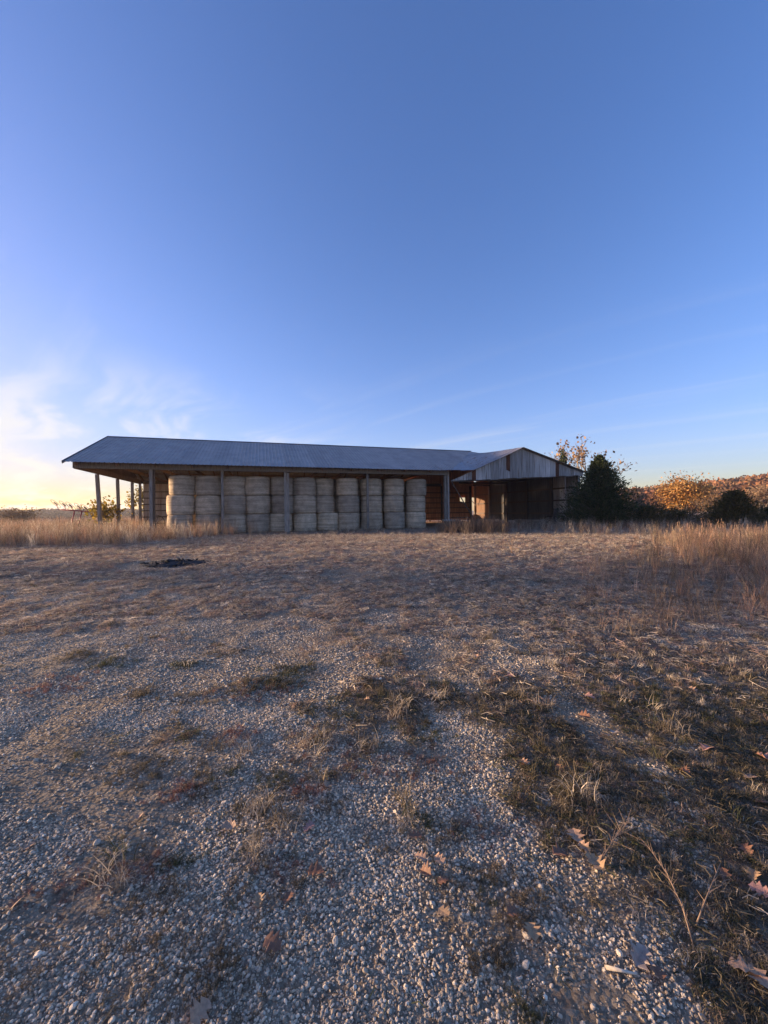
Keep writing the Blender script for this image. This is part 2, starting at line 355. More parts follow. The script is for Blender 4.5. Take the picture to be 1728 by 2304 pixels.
def palette(n, cols, var=.2):
    c = np.array(cols)[rng.integers(0, len(cols), n)]
    return c*(1+var*rng.standard_normal((n, 1))).clip(.5, 1.6)
def sample(n, y0, y1, pad=.15, xlo=-1.0, xhi=1.0, power=1.0):
    """points on the ground in the wedge the camera looks over, plus a margin"""
    y = np.sqrt(rng.random(n)*(y1**2-y0**2)+y0**2); x = y*(xlo-pad + rng.random(n)*(xhi-xlo+2*pad)); return x, y

def ico():
    t = (1+5**.5)/2
    v = [(-1,t,0),(1,t,0),(-1,-t,0),(1,-t,0),(0,-1,t),(0,1,t),(0,-1,-t),(0,1,-t),(t,0,-1),(t,0,1),(-t,0,-1),(-t,0,1)]
    f = [(0,11,5),(0,5,1),(0,1,7),(0,7,10),(0,10,11),(1,5,9),(5,11,4),(11,10,2),(10,7,6),(7,1,8),(3,9,4),(3,4,2),(3,2,6),(3,6,8),(3,8,9),(4,9,5),(2,4,11),(6,2,10),(8,6,7),(9,8,1)]
    v = np.array(v)/math.hypot(1, t); v = [tuple(q) for q in v]; mid = {}
    def md(a, b):
        k = (min(a, b), max(a, b))
        if k not in mid:
            p = np.array(v[a])+np.array(v[b]); p /= np.linalg.norm(p); v.append(tuple(p)); mid[k] = len(v)-1
        return mid[k]
    f2 = []
    for a, b, c in f:
        x, y, z = md(a, b), md(b, c), md(c, a); f2 += [(a,x,z),(b,y,x),(c,z,y),(x,y,z)]
    return np.array(v), f2
IV, IF = ico()
def stone_mesh(name, seed, mat):
    r = np.random.default_rng(seed); v = IV.copy()
    for _ in range(7):                                   # chip flat facets off a ball
        n = r.standard_normal(3); n /= np.linalg.norm(n); d = .55+.3*r.random(); h = v@n - d
        v = v - np.outer(np.maximum(h, 0), n)
    v *= np.array([1, .6+.35*r.random(), .42+.3*r.random()]); v += .03*r.standard_normal(v.shape)
    return mesh(name, v, IF, mat, False)
STONES = protos('gravel_piece', [stone_mesh('gravel_piece', 100+i, M['stone']) for i in range(10)])
def gravel():
    Ps = []; Ss = []
    for n, y0, y1, s0, s1 in ((230000, .75, 3.0, .0024, .0098), (200000, 3.0, 7.5, .0045, .0135), (70000, 7.5, 17, .009, .021)):
        x, y = sample(n, y0, y1); v = veg(x, y) + .22*rng.standard_normal(n)
        clump = fbm(x*1.7, y*1.7, 41, 3)
        k = (v < .62) & (rng.random(n) < .12+.95*smooth(.34, .58, clump)); x, y = x[k], y[k]
        s = s0+(s1-s0)*rng.random(len(x))**3.4
        big = rng.random(len(x)) < .02; s = np.where(big, s*1.5, s)
        Ps.append(np.stack([x, y, gz(x, y)+s*.05], 1)); Ss.append(s)
    P = np.concatenate(Ps); S = np.concatenate(Ss); n = len(P)
    R = np.stack([rng.normal(0, .3, n), rng.normal(0, .3, n), rng.random(n)*6.28], 1)
    T = palette(n, [(.74,.60,.43), (.62,.495,.345), (.84,.71,.53), (.44,.335,.235), (.60,.47,.32), (.56,.46,.35), (.80,.66,.47)], .26)
    scatter('gravel', P, R, S, T, STONES, 10)
gravel()
smeshes = [stone_mesh('stone', 300+i, M['rock']) for i in range(8)]
cnt = 0
while cnt < 220:
    x, y = sample(1, .9, 4.2); x, y = float(x[0]), float(y[0])
    if veg(x, y) > .5: continue
    s = .009+.010*random.random()**2.5
    o = bpy.data.objects.new('stone', smeshes[cnt % 8]); o.location = (x, y, float(gz(x, y))+s*.2)
    o.scale = (s, s, s); o.rotation_euler = (random.gauss(0, .2), random.gauss(0, .2), random.random()*6.28); link(o, ground); cnt += 1

# grass pieces ------------------------------------------------------
def tuft_mesh(name, n, h, spread, w_, lean, seed, seg=3, seed_head=0, droop=1.0):
    r = np.random.default_rng(seed); V = []; Fc = []
    for i in range(n):
        a = r.random()*6.283; bx, by = spread*.35*r.standard_normal(2); L = h*(.45+.6*r.random()); ln = lean*(.3+1.0*r.random())
        dx, dy = math.cos(a), math.sin(a); px, py = -dy, dx; ww = w_*(.6+.8*r.random()); tw = r.normal(0, .5)
        px, py = px*math.cos(tw)+dx*math.sin(tw), py*math.cos(tw)+dy*math.sin(tw)
        o = len(V)
        for k in range(seg+1):
            t = k/seg; out = L*ln*(t**1.7)*droop; up = L*t*math.sqrt(max(.05, 1-min(.95, (ln*t)**2*.8))) - .25*L*droop*ln*t**3
            cx_, cy_ = bx+dx*out, by+dy*out; hw = ww*(1-t)**.6*.5 if k < seg else 0
            if k < seg: V += [(cx_-px*hw, cy_-py*hw, up), (cx_+px*hw, cy_+py*hw, up)]
            else: V.append((cx_, cy_, up))
            if k == seg: top = (cx_, cy_, up)
        for k in range(seg-1): Fc.append((o+2*k, o+2*k+1, o+2*k+3, o+2*k+2))
        Fc.append((o+2*(seg-1), o+2*(seg-1)+1, o+2*seg))
        if seed_head and r.random() < .7:
            for j in range(seed_head):
                t = j/seed_head; q = np.array(top)-np.array([dx*ln*.25, dy*ln*.25, .9])*L*.34*t; b = r.standard_normal(3); b /= np.linalg.norm(b)
                b = b*.5+np.array([0, 0, .9]); ll = h*.055*(1-.3*t); ss = np.cross(b, [dx, dy, .3]); ss /= max(np.linalg.norm(ss), 1e-6)
                o2 = len(V); q2 = q+b*ll; mdp = q+b*ll*.5; V += [tuple(q), tuple(mdp+ss*w_*.7), tuple(q2), tuple(mdp-ss*w_*.7)]; Fc.append((o2, o2+1, o2+2, o2+3))
    return mesh(name, V, Fc, M['blade'])
def flat_mesh(name, n, L, w_, seed):                      # straw and litter lying on the ground
    r = np.random.default_rng(seed); V = []; Fc = []
    for i in range(n):
        a = r.random()*6.283; c = r.normal(0, .06, 2); l = L*(.4+.9*r.random()); z0 = .003+.012*r.random(); z1 = .003+.02*r.random(); bend = r.normal(0, .25)*l
        d = np.array([math.cos(a), math.sin(a)]); p = np.array([-d[1], d[0]]); hw = w_*(.5+.8*r.random())/2; o = len(V)
        for k, t in enumerate((0, .5, 1)):
            q = c+d*l*(t-.5)+p*bend*(t-.5)**2*2; z = z0+(z1-z0)*t+.006*math.sin(3.1*t); h2 = hw*(1 if k < 2 else .3)
            V += [(q[0]-p[0]*h2, q[1]-p[1]*h2, z), (q[0]+p[0]*h2, q[1]+p[1]*h2, z+.002)]
        Fc += [(o, o+1, o+3, o+2), (o+2, o+3, o+5, o+4)]
    return mesh(name, V, Fc, M['blade'])
LOW = protos('low_tuft', [tuft_mesh('low_tuft', 22, .055, .05, .0026, .95, 20+i) for i in range(5)])
SHORT = protos('short_tuft', [tuft_mesh('short_tuft', 26, .13, .07, .003, 1.0, 30+i, 4) for i in range(6)])
MID = protos('mid_tuft', [tuft_mesh('mid_tuft', 16, .36, .12, .0035, .6, 40+i, 4, 3) for i in range(6)])
TALL = protos('tall_tuft', [tuft_mesh('tall_tuft', 20, 1.0, .20, .009, .38, 50+i, 5, 7) for i in range(7)])
STRAW = protos('straw', [flat_mesh('straw', 14, .07, .003, 60+i) for i in range(6)])
TAN = [(.50,.415,.31), (.58,.49,.37), (.42,.345,.26), (.34,.28,.205)]
DARK = [(.115,.095,.055), (.155,.125,.075), (.085,.087,.04), (.19,.15,.092)]
REDD = [(.34,.23,.175), (.39,.275,.21), (.27,.19,.15)]
def field(name, n, y0, y1, col, nprot, dens, s0, s1, cols, tilt=.15, pad=.15, zlift=0, flat=False):
    x, y = sample(n, y0, y1, pad); d = dens(x, y); k = rng.random(n) < d; x, y = x[k], y[k]; n = len(x)
    s = s0+(s1-s0)*rng.random(n)**1.5
    R = np.stack([rng.normal(0, tilt, n), rng.normal(0, tilt, n), rng.random(n)*6.28], 1)
    return [np.stack([x, y, gz(x, y)+zlift], 1), R, s, palette(n, cols, .22)]
def merge(name, parts, col, nprot, **kw):
    P, R, S, T = [np.concatenate([p[i] for p in parts]) for i in range(4)]
    return scatter(name, P, R, S, T, col, nprot, **kw)
def dv(a, b): return lambda x, y: smooth(a, b, veg(x, y)+.12*rng.standard_normal(len(x)))
rightw = lambda x, y: smooth(.05, .35, x/y)
merge('ground_cover', [
  field('a', 64000, .75, 5.0, LOW, 5, lambda x, y: smooth(.46, .72, veg(x, y))*(.45+.5*rightw(x, y))*smooth(5.0, 2.4, y)*(.6+.4*smooth(4, 2, y)), .3, .85, DARK+DARK+TAN[2:]+REDD[2:], .25),
  field('b', 28000, 2.4, 10.5, LOW, 5, lambda x, y: smooth(.40, .8, veg(x, y))*.8*smooth(2.4, 4.6, y)*smooth(10.5, 8, y), .7, 1.6, DARK+TAN+TAN+REDD, .25),
  field('c', 27000, 7.5, 21, LOW, 5, lambda x, y: smooth(.35, .8, veg(x, y))*.8*smooth(7.5, 10.5, y), 1.2, 2.6, TAN+TAN+TAN+REDD, .25)], LOW, 5)
merge('straw_litter', [
  field('a', 5000, .75, 3.2, STRAW, 6, lambda x, y: smooth(.25, .7, veg(x, y))*.55, .5, 1.0, DARK+DARK+TAN[3:], .06),
  field('b', 15000, 2.4, 9, STRAW, 6, lambda x, y: smooth(.25, .7, veg(x, y))*.6*smooth(2.4, 6.0, y), .8, 1.6, TAN+TAN+REDD, .08),
  field('c', 12000, 9, 18, STRAW, 6, lambda x, y: smooth(.25, .7, veg(x, y))*.7, 1.4, 2.8, TAN+REDD, .08)], STRAW, 6)
merge('dry_grass', [
  field('a', 2600, .8, 3.2, SHORT, 6, lambda x, y: smooth(.68, .95, veg(x, y))*(.12+.4*rightw(x, y)), .35, .85, DARK+DARK+TAN, .2),
  field('b', 9000, 3.2, 9, SHORT, 6, lambda x, y: smooth(.55, .95, veg(x, y))*(.15+.4*rightw(x, y))*smooth(.42, .66, fbm(x*1.5, y*1.5, 77)), .4, 1.05, TAN+DARK+REDD, .2),
  field('c', 17000, 9, 22, SHORT, 6, lambda x, y: smooth(.5, .9, veg(x, y))*(.3+.5*smooth(15, 18, y)), .8, 1.8, TAN+TAN+REDD, .2)], SHORT, 6)
SPR = np.array([(880,1575),(850,1560),(905,1600),(985,1570),(700,1690),(720,1670),(830,1680),(520,1690),(1200,1585),(1160,1560),(1240,1740),(1270,1790),(1300,1770),(1470,1590),(1500,1640),(1540,1660),(290,1970),(580,1900),(560,1830),(640,1850),(1100,1440),(1240,1500),(930,1820)], float)
pp = np.array([ground_at(u, v) for u, v in SPR]); k3 = np.repeat(pp, 4, 0); k3[:, :2] += rng.normal(0, .05, (len(k3), 2))
scatter('grass_sprigs', k3, np.stack([rng.normal(0, .2, len(k3)), rng.normal(0, .2, len(k3)), rng.random(len(k3))*6.28], 1), .6+.7*rng.random(len(k3)), palette(len(k3), TAN+DARK), SHORT, 6)
# small dark weed patches growing through the gravel
PATCH = [(q[0]*.5208, 1700+q[1]*.5208) for q in ((560,60),(850,70),(1030,100),(780,150),(900,165),(1180,110),(1300,160),(1090,250),(1250,240),(1420,230),(530,440),(620,500),(760,480),(1060,400),(1080,490),(1220,480),(600,640),(675,705),(1130,640),(820,830),(740,760),(985,930),(880,1010),(1050,990),(30,1050),(620,60),(330,570),(1370,560))]
PATCH += [(864+q[0]*.5208, 1700+q[1]*.5208) for q in ((150,60),(170,290),(420,310),(240,350),(100,390),(300,560),(380,560),(500,520),(560,690),(620,640),(700,640),(820,420),(430,900),(620,1100),(480,870))]
PATCH += [(500+q[0]*.3785, 1400+q[1]*.3785) for q in ((170,370),(340,380),(400,290),(860,360),(1300,390),(60,690),(560,650),(600,740),(1200,600),(1230,690),(480,900),(860,850),(1250,920),(700,540),(940,230),(1090,460),(430,1000))]
PATCH += [(q[0]*.422, 1200+q[1]*.422) for q in ((1330,810),(1500,800),(1350,850),(1060,880),(600,690),(420,650),(840,560),(980,705),(1200,640),(300,820),(1550,740),(750,860))]
pp = np.array([ground_at(u, v) for u, v in PATCH]); m_ = 34; kk = np.repeat(pp, m_, 0); sp = np.repeat(.03+.06*rng.random(len(pp)), m_)*np.repeat(np.sqrt(pp[:, 1]/1.6), m_)
kk[:, 0] += rng.normal(0, 1, len(kk))*sp*1.3; kk[:, 1] += rng.normal(0, 1, len(kk))*sp; kk[:, 2] = gz(kk[:, 0], kk[:, 1])
hue = np.repeat(palette(len(pp), DARK+DARK+[(.20,.10,.075)], .1), m_, 0)*(1+.2*rng.standard_normal((len(kk), 1))).clip(.6, 1.5)
scatter('gravel_weeds', kk, np.stack([rng.normal(0, .25, len(kk)), rng.normal(0, .25, len(kk)), rng.random(len(kk))*6.28], 1), (.28+.5*rng.random(len(kk)))*np.clip(kk[:, 1]/2.2, .8, 1.6), hue, LOW, 5)
# barn-local frame, also used to say where the tall grass stands
AL = 0.3076; E1 = np.array([math.cos(AL), math.sin(AL)]); E2 = np.array([-math.sin(AL), math.cos(AL)]); BO = np.array([-17.464, 20.934])
def loc(x, y): return (x-BO[0])*E1[0]+(y-BO[1])*E1[1], (x-BO[0])*E2[0]+(y-BO[1])*E2[1]
def outside(x, y):
    s, d = loc(x, y); return ~((s > 3.2) & (s < 23.4) & (d > .75) & (d < 13.4)) & ~((s >= 22.5) & (s < 36.5) & (d > .2) & (d < 18))
def tall_left(x, y):
    e = 15.4 + .9*(fbm(x*.5, x*0+3, 9)-.5)*2 + 5.5*smooth(-11.5, -8.5, x); s, d = loc(x, y)
    q = smooth(e-.5, e+.8, y)*smooth(-7.2, -9.5, x)*np.where((s > 4.6) & (d > -.6), .12, 1.0)
    return q*outside(x, y)
def tall_front(x, y):
    s, d = loc(x, y); n = fbm(s*.9, d*.9, 71)
    return smooth(-3.4, -1.2, d)*(d < .7)*(s > 4)*(s < 23)*smooth(.42, .66, n)*.7
def clump_c(x, y): return np.clip(np.exp(-((x-5.2)/1.75)**4-((y-22.6)/1.6)**2)*1.1, 0, 1)*outside(x, y)
def band_d(x, y):
    s, d = loc(x, y); return smooth(17.5, 20.5, y+.06*x)*smooth(8.0, 9.6, x)*outside(x, y)*smooth(60, 30, y)
def lit_e(x, y): return smooth(.64, .82, x/y + .1*(fbm(x, y, 5)-.5))*smooth(8.6, 11.2, y)*smooth(16.5, 14, y)
def mid_f(x, y): return (smooth(.32, .6, x/y)*smooth(3.6, 5.2, y)*smooth(13, 9, y)*.9 + .10*smooth(10, 15, y))*smooth(.42, .62, fbm(x*.9, y*.9, 88))
ORG = [(.40,.24,.155), (.34,.205,.135), (.40,.28,.18), (.28,.19,.13), (.24,.185,.12), (.20,.15,.10)]
PUR = [(.17,.115,.085), (.21,.145,.10), (.14,.105,.08), (.24,.18,.12)]
merge('tall_grass', [
  field('l', 9000, 14, 34, TALL, 7, tall_left, .55, 1.12, ORG+TAN[:2], .10, .3),
  field('l2', 5000, 34, 75, TALL, 7, lambda x, y: smooth(-.25, -.5, x/y)*outside(x, y), .8, 1.4, ORG, .10, .5),
  field('c', 11000, 19, 26, TALL, 7, clump_c, .7, 1.12, PUR, .12),
  field('d', 9000, 16, 45, TALL, 7, band_d, .45, .85, PUR+TAN[2:]+TAN[:1], .12, .3),
  field('e', 3600, 8, 17, TALL, 7, lit_e, .45, .95, ORG, .14, .35),
  field('e2', 3000, 5.0, 12, TALL, 7, lambda x, y: smooth(.48, .9, x/y+.35*(fbm(x*.9, y*.9, 15)-.5))*.42, .22, .66, PUR+ORG, .2, .2)], TALL, 7)
merge('dry_weeds', [
  field('f', 2600, 4.5, 15, MID, 6, mid_f, .6, 1.5, PUR+REDD, .15),
  field('g', 6000, 20, 30, MID, 6, tall_front, .8, 1.9, PUR+TAN, .15),
  field('h', 7000, 16, 28, MID, 6, lambda x, y: outside(x, y)*smooth(18, 21.5, y+.2*x)*.35*(x > -9)*(x < 10), .5, 1.1, PUR+TAN, .2)], MID, 6)

# ------------------------------------------------------------------ barns
def ribbed(name, a0, a1, b0, b1, nrm, mat, parent, ribs=4, h=.024, wob=0.0, sub=1, rw=.16):
    """corrugated sheet: a0-a1 lower edge, b0-b1 upper edge"""
    a0, a1, b0, b1, nrm = [np.array(q, float) for q in (a0, a1, b0, b1, nrm)]; prof = []
    for k in range(ribs):
        c = (k+.5)/ribs; e = rw/ribs; prof += [((k+.02)/ribs if k else -.02, .004 if k == 0 else 0), (c-e*1.3, 0), (c-e*.6, h), (c+e*.6, h), (c+e*1.3, 0)]
    prof.append((1.0, 0)); V = []; n = len(prof)
    for j in range(sub+1):
        q = j/sub
        for t, hh in prof:
            lo = a0+(a1-a0)*t; hi = b0+(b1-b0)*t; V.append(lo+(hi-lo)*q+nrm*(hh+(random.gauss(0, wob) if wob else 0)))
    F2 = [(j*n+i, j*n+i+1, (j+1)*n+i+1, (j+1)*n+i) for j in range(sub) for i in range(n-1)]
    return obj(name, np.array(V), F2, mat, parent)
def post(parent, s, d, z0, z1, w_=.18, lean=(0, 0), mat='wood', name='post'):
    v = boxv((-w_/2, -w_/2, 0), (w_/2, w_/2, z1-z0)); k = w_*.12
    v = [(x*(1-.08*(z > 0))+random.gauss(0, k*.3), y*(1-.08*(z > 0))+random.gauss(0, k*.3), z) for x, y, z in v]
    v = [(s+x+lean[0]*z/(z1-z0), d+y+lean[1]*z/(z1-z0), z0+z) for x, y, z in v]
    return obj(name, v, BOXF, M[mat], parent)
barn = empty('hay_barn', (BO[0], BO[1], FLOOR), AL)
tag(barn, 'long open-fronted hay barn with ribbed blue-grey metal roof, full of round bales', 'barn')
ZE, ZR, RW = 4.44-FLOOR, 7.07-FLOOR, 6.67; SLOPE = (ZR-ZE)/RW
nrmF = np.array([0, -SLOPE, 1])/math.hypot(SLOPE, 1); nrmB = np.array([0, SLOPE, 1])/math.hypot(SLOPE, 1)
SV0, SV1 = 23.6, 29.1                                   # eave and ridge ends at the valley
s = 0.0
while s < SV1-.05:
    e = min(s+.914, SV1); 
    def dval(q): return 0.0 if q <= SV0 else (q-SV0)/(SV1-SV0)*RW
    d0, d1 = dval(s), dval(e); j = random.gauss(0, .012)
    for back in (0, 1):
        dd = (lambda d: 2*RW-d) if back else (lambda d: d)
        a0 = (s, dd(d0+(j if d0 == 0 else 0)), ZE+SLOPE*d0); a1 = (e, dd(d1+(j if d1 == 0 else 0)), ZE+SLOPE*d1)
        b0 = (s, dd(RW), ZR); b1 = (e, dd(RW), ZR)
        ribbed('roof_sheet', a0, a1, b0, b1, nrmB if back else nrmF, M['roof'], barn, 4, .03)
    s += .914
rc = MB(); 
for sgn, n_ in ((-1, nrmF), (1, nrmB)):
    p = [(0-.03, RW, ZR+.05), (SV1, RW, ZR+.05), (SV1, RW+sgn*.2, ZR+.05-SLOPE*.2), (-.03, RW+sgn*.2, ZR+.05-SLOPE*.2)]
    rc.add(p, [(0,1,2,3)])
rc.build('ridge_cap', M['trim'], barn)
for back in (0, 1):
    y0, y1 = (0, RW) if not back else (2*RW, RW)
    bar('rake_trim', (-.03, y0, ZE-.02), (-.03, y1, ZR-.02), .03, .16, M['trim'], barn)
z_at = lambda d: ZE+SLOPE*min(d, 2*RW-d)
PB = 4.17-FLOOR                                          # underside of the header beams
DF, DBK = .8, 12.9
box('header_beam', (.2, DF-.17, PB), (SV0-.1, DF-.11, PB+.36), M['wood'], barn)
box('header_beam', (.3, DF+.11, PB+.01), (SV0-.1, DF+.17, PB+.36), M['wood_d'], barn)
box('header_beam', (.22, DF-.10, PB-.03), (.32, DBK+.2, PB+.33), M['wood_b'], barn)
box('header_beam', (.3, DBK-.05, PB), (29, DBK+.03, PB+.3), M['wood_d'], barn)
k = 0
for s in np.arange(.5, 28.5, 1.95):                      # rafters, ties, purlins
    s = float(s); dd = max(0, (s-SV0)/(SV1-SV0)*RW)+.1
    for back in (0, 1):
        f = (lambda d: 2*RW-d) if back else (lambda d: d)
        bar('rafter', (s, f(max(dd, .12)), z_at(max(dd, .12))-.16), (s, f(RW-.03), ZR-.17), .05, .2, M['wood_b'], barn)
    if s < 23:
        box('tie_beam', (s-.11, DF+.2, PB+.08), (s-.06, DBK-.08, PB+.27), M['wood_b'], barn)
        bar('web_brace', (s-.085, 3.6, PB+.2), (s-.085, 6.4, ZR-.4), .04, .1, M['wood_b'], barn)
for d in (1.4, 2.7, 4.0, 5.3, 8.0, 9.3, 10.6, 11.9):
    lim = SV0+(SV1-SV0)*min(d, 2*RW-d)/RW-.3
    box('purlin', (.05, d-.05, z_at(d)-.075), (lim, d+.05, z_at(d)-.03), M['wood_b'], barn)
for s in np.arange(DF, 2*RW-DF, .82):                     # closed left gable above the end beam
    s = float(s); e = min(s+.82, 2*RW-DF)
    ribbed('gable_panel', (.15, s, PB+.05), (.15, e, PB+.05), (.15, s, z_at(s)-.008), (.15, e, z_at(e)-.008), (-1, 0, 0), M['wood_b'], barn, 3, .015)
for s, w_ in ((4.04, .17), (7.96, .15), (11.80, .17), (17.39, .15), (23.40, .19)):
    post(barn, s, DF, 0, PB+.34, w_)
post(barn, 4.04+.15, DF+.02, 0, PB+.1, .10, mat='wood_d'); post(barn, 11.80+.165, DF-.02, 0, PB-.05, .13); post(barn, 23.62, DF-.04, 0, PB+.3, .15)
for d, ln in ((4.05, -.17), (7.6, -.08), (10.85, -.03), (12.9, 0)): post(barn, .27-ln*.5, d, 0, PB-.03, .2, (ln, 0))
G = FLOOR; APX = (30.04, 6.37-G); TL = (23.78, 3.74-G); TR = (36.31, 4.53-G); GD = .60
def rake(s): return APX[1]-(APX[0]-s)*(APX[1]-TL[1])/(APX[0]-TL[0]) if s < APX[0] else APX[1]-(s-APX[0])*(APX[1]-TR[1])/(TR[0]-APX[0])
def gbot(s): return TL[1]-.02+(s-TL[0])*(4.38-3.72)/(TR[0]-TL[0])
RISE = .066                                              # the old ridge climbs a little to the back
def oz(s, d): return rake(s)+RISE*min(d, 8)+.05
s = .5; i = 0
WALLZ0, WALLZ1 = .25, 4.0
while s < 32.6:                                          # back wall, sheet by sheet
    hole = 30.85 < s < 31.3; e = s+.85
    mat = M['tinwall'] if s < 18 else M['rustwall']; top = lambda q: 4.27 if q < 23.9 else max(4.27 if q < 25 else 0, min(oz(q, 8), oz(30.04, 8))-.08)
    if hole:
        ribbed('wall_panel', (s, DBK+.14, WALLZ0), (e, DBK+.14, WALLZ0), (s, DBK+.14, 2.36), (e, DBK+.14, 2.2), (0, 1, 0), mat, barn, 4, .018)
        ribbed('wall_panel', (s, DBK+.14, 2.98), (e, DBK+.14, 2.98), (s, DBK+.14, top(s)), (e, DBK+.14, top(e)), (0, 1, 0), mat, barn, 4, .018)
        ribbed('wall_panel', (s+.02, DBK+.17, 2.0), (s+.22, DBK+.17, 2.0), (s+.02, DBK+.17, 3.1), (s+.2, DBK+.17, 3.1), (0, 1, 0), mat, barn, 1, .018)
    else:
        z0 = WALLZ0+random.gauss(0, .03)
        ribbed('wall_panel', (s, DBK+.14, z0), (e, DBK+.14, z0), (s, DBK+.14, top(s)), (e, DBK+.14, top(e)), (0, 1, 0), mat, barn, 4, .018, rw=.2)
    s += .852; i += 1
for s in np.arange(4.2, 33, 3.55): post(barn, float(s), DBK, 0, 4.0, .17, mat='wood_d')
for z in (.45, 1.0, 1.55, 2.1, 2.65, 3.2):
    for a, b in ((.4, 20), (20.02, 30.8 if 2.2 < z < 3 else 32.6)): box('girt', (a, DBK+.088, z), (b, DBK+.126, z+.09), M['wood_d'], barn)

old = empty('old_barn', (BO[0], BO[1], FLOOR), AL)
tag(old, 'older open barn with weathered tin gable streaked with rust, beside the cedar', 'barn')
cuts = [23.80, 24.5, 25.25, 25.55, 25.92, 26.5, 27.2, 27.9, 28.62, 28.98, 29.6, 30.04, 30.5, 31.25, 32.0, 32.75, 33.35, 33.7, 34.4, 35.1, 35.7, 36.2]
for a, b in zip(cuts[:-1], cuts[1:]):
    rusty = (a, b) in ((25.55, 25.92), (33.35, 33.7)) ; half = (a == 28.62)
    dz = random.gauss(0, .02); dd = GD+random.gauss(0, .012)
    if half:
        zm = gbot(a)+.75
        ribbed('gable_panel', (a, dd, gbot(a)+dz), (b, dd, gbot(b)+dz), (a, dd, zm), (b, dd, zm), (0, -1, 0), M['tin'], old, 2, .016, .004, 3)
        p = ribbed('gable_panel', (a, dd-.03, zm-.06), (b, dd-.03, zm-.2), (a, dd-.03, rake(a)), (b, dd-.03, rake(b)), (0, -1, 0), M['rust'], old, 2, .016, .004, 3); p['label'] = 'rust brown half panel'
    else:
        p = ribbed('gable_panel', (a, dd, gbot(a)+dz), (b, dd, gbot(b)+dz), (a, dd, max(rake(a), gbot(a)+.03)), (b, dd, max(rake(b), gbot(b)+.03)), (0, -1, 0), M['rust'] if rusty else M['tin'], old, 3, .016, .004, 3)
        if rusty: p['label'] = 'rust brown panel'
bar('header_beam', (23.85, GD+.12, gbot(23.85)+.02), (36.0, GD+.12, gbot(36)+.04), .08, .2, M['wood_d'], old)
bar('rake_rafter', (23.9, GD+.1, rake(23.9)-.12), (30.0, GD+.1, rake(30)-.12), .06, .14, M['wood_d'], old)
bar('rake_rafter', (30.1, GD+.1, rake(30.1)-.12), (36.1, GD+.1, rake(36.1)-.12), .06, .14, M['wood_d'], old)
d = GD-.32; DB = 17.5
nl = np.array([-.37, 0, 1])/1.07; nr = np.array([.29, 0, 1])/1.04
while d < DB:
    e = min(d+.66, DB); jz = random.gauss(0, .012)
    def left_end(q):
        qq = q if q < RW else 2*RW-q
        sv = SV0+(SV1-SV0)*np.clip(qq, 0, RW)/RW if qq > 0 else 24.0
        if q > 2*RW: return (23.9, oz(23.9, q)-.1)
        if q > RW: return (sv-.05, ZE+SLOPE*qq+.03)
        if sv < 25.54: return (25.54, oz(25.54, q))
        return (sv-.05, ZE+SLOPE*qq+.05)
    (s0, z0), (s1, z1) = left_end(d), left_end(e)
    if s0 < 29.4:
        ribbed('roof_sheet', (s0, d, z0+jz), (s1, e, z1+jz), (30.04, d, oz(30.04, d)+jz), (30.04, e, oz(30.04, e)+jz), nl, M['tin_roof'], old, 4, .016, .004, 4)
    o2 = random.gauss(0, .06)
    ribbed('roof_sheet', (36.45+o2, d, oz(36.45, d)+jz), (36.45+o2, e, oz(36.45, e)+jz), (30.04, d, oz(30.04, d)+jz+.01), (30.04, e, oz(30.04, e)+jz+.01), nr, M['tin_roof'], old, 4, .016, .006, 4)
    d += .665
tr = MB(); tr.add([(23.5, -.06, ZE+.035), (25.58, .22, oz(25.54, .2)+.02), (25.62, 2.35, ZE+SLOPE*2.35+.05), (24.9, 1.6, ZE+SLOPE*1.6+.06)], [(0,1,2,3)])
tr.build('valley_flashing', M['tin_roof'], old)
SW = 35.96
for d in (.75, 3.98, 7.4, 10.7, 14.05, 17.4): post(old, SW-.16, d, 0, oz(SW, d)-.12, .17, mat='wood_d' if d < 14 else 'wood')
d = .7
while d < 17.4:                                          # right wall, sheet by sheet
    e = min(d+.78, 17.45); dz = random.gauss(0, .04)
    ribbed('wall_panel', (SW, d, .18+dz), (SW, e, .18+dz), (SW, d, oz(SW, d)-.1), (SW, e, oz(SW, e)-.1), (1, 0, 0), (M['tin'] if d < 3.6 else M['tin_in'] if d < 13.6 else M['wood_b']), old, 3, .016, .003, 2); d += .785  # sheets behind the front ones take the tin with shade painted in
for z in (.85, 2.02, 3.1): box('girt', (SW-.06, .86, z), (SW-.022, 17.3, z+.14), M['wood_d'], old)
for s in (25.0, 29.6): post(old, s, DB-.2, 0, oz(s, DB)-.2, .17, mat='wood_d')
s = 24.4
while s < 35.9:                                          # unseen back end, shaped to limit the sun on the right wall: sheets to the ground on the left, hanging gable over an opening on the right
    e = min(s+.8, 35.9); z0 = .15 if s < 31.2 else 2.9
    ribbed('wall_panel', (s, DB, z0), (e, DB, z0), (s, DB, oz(s, DB)-.08), (e, DB, oz(e, DB)-.08), (0, 1, 0), M['rustwall'], old, 3, .016); s += .805
bar('brace', (23.95, .72, 3.35), (26.3, .95, 0.02), .06, .06, M['wood_d'], old)
bar('brace', (34.6, 16.9, 3.0), (35.7, 16.9, 1.9), .08, .08, M['wood'], old)
v_, f_ = tube([(34.55, .75, 0), (34.5, .74, 2), (34.4, .72, gbot(34.4)+.05)], .035, 8); obj('prop_pole', v_, f_, M['wood'], old, True)
post(old, 35.8, .72, 0, 4.1, .16)
for d in (4, 7.4, 10.7, 14): box('tie_beam', (30.0, d-.04, 4.1), (35.8, d+.04, 4.28), M['wood_d'], old)

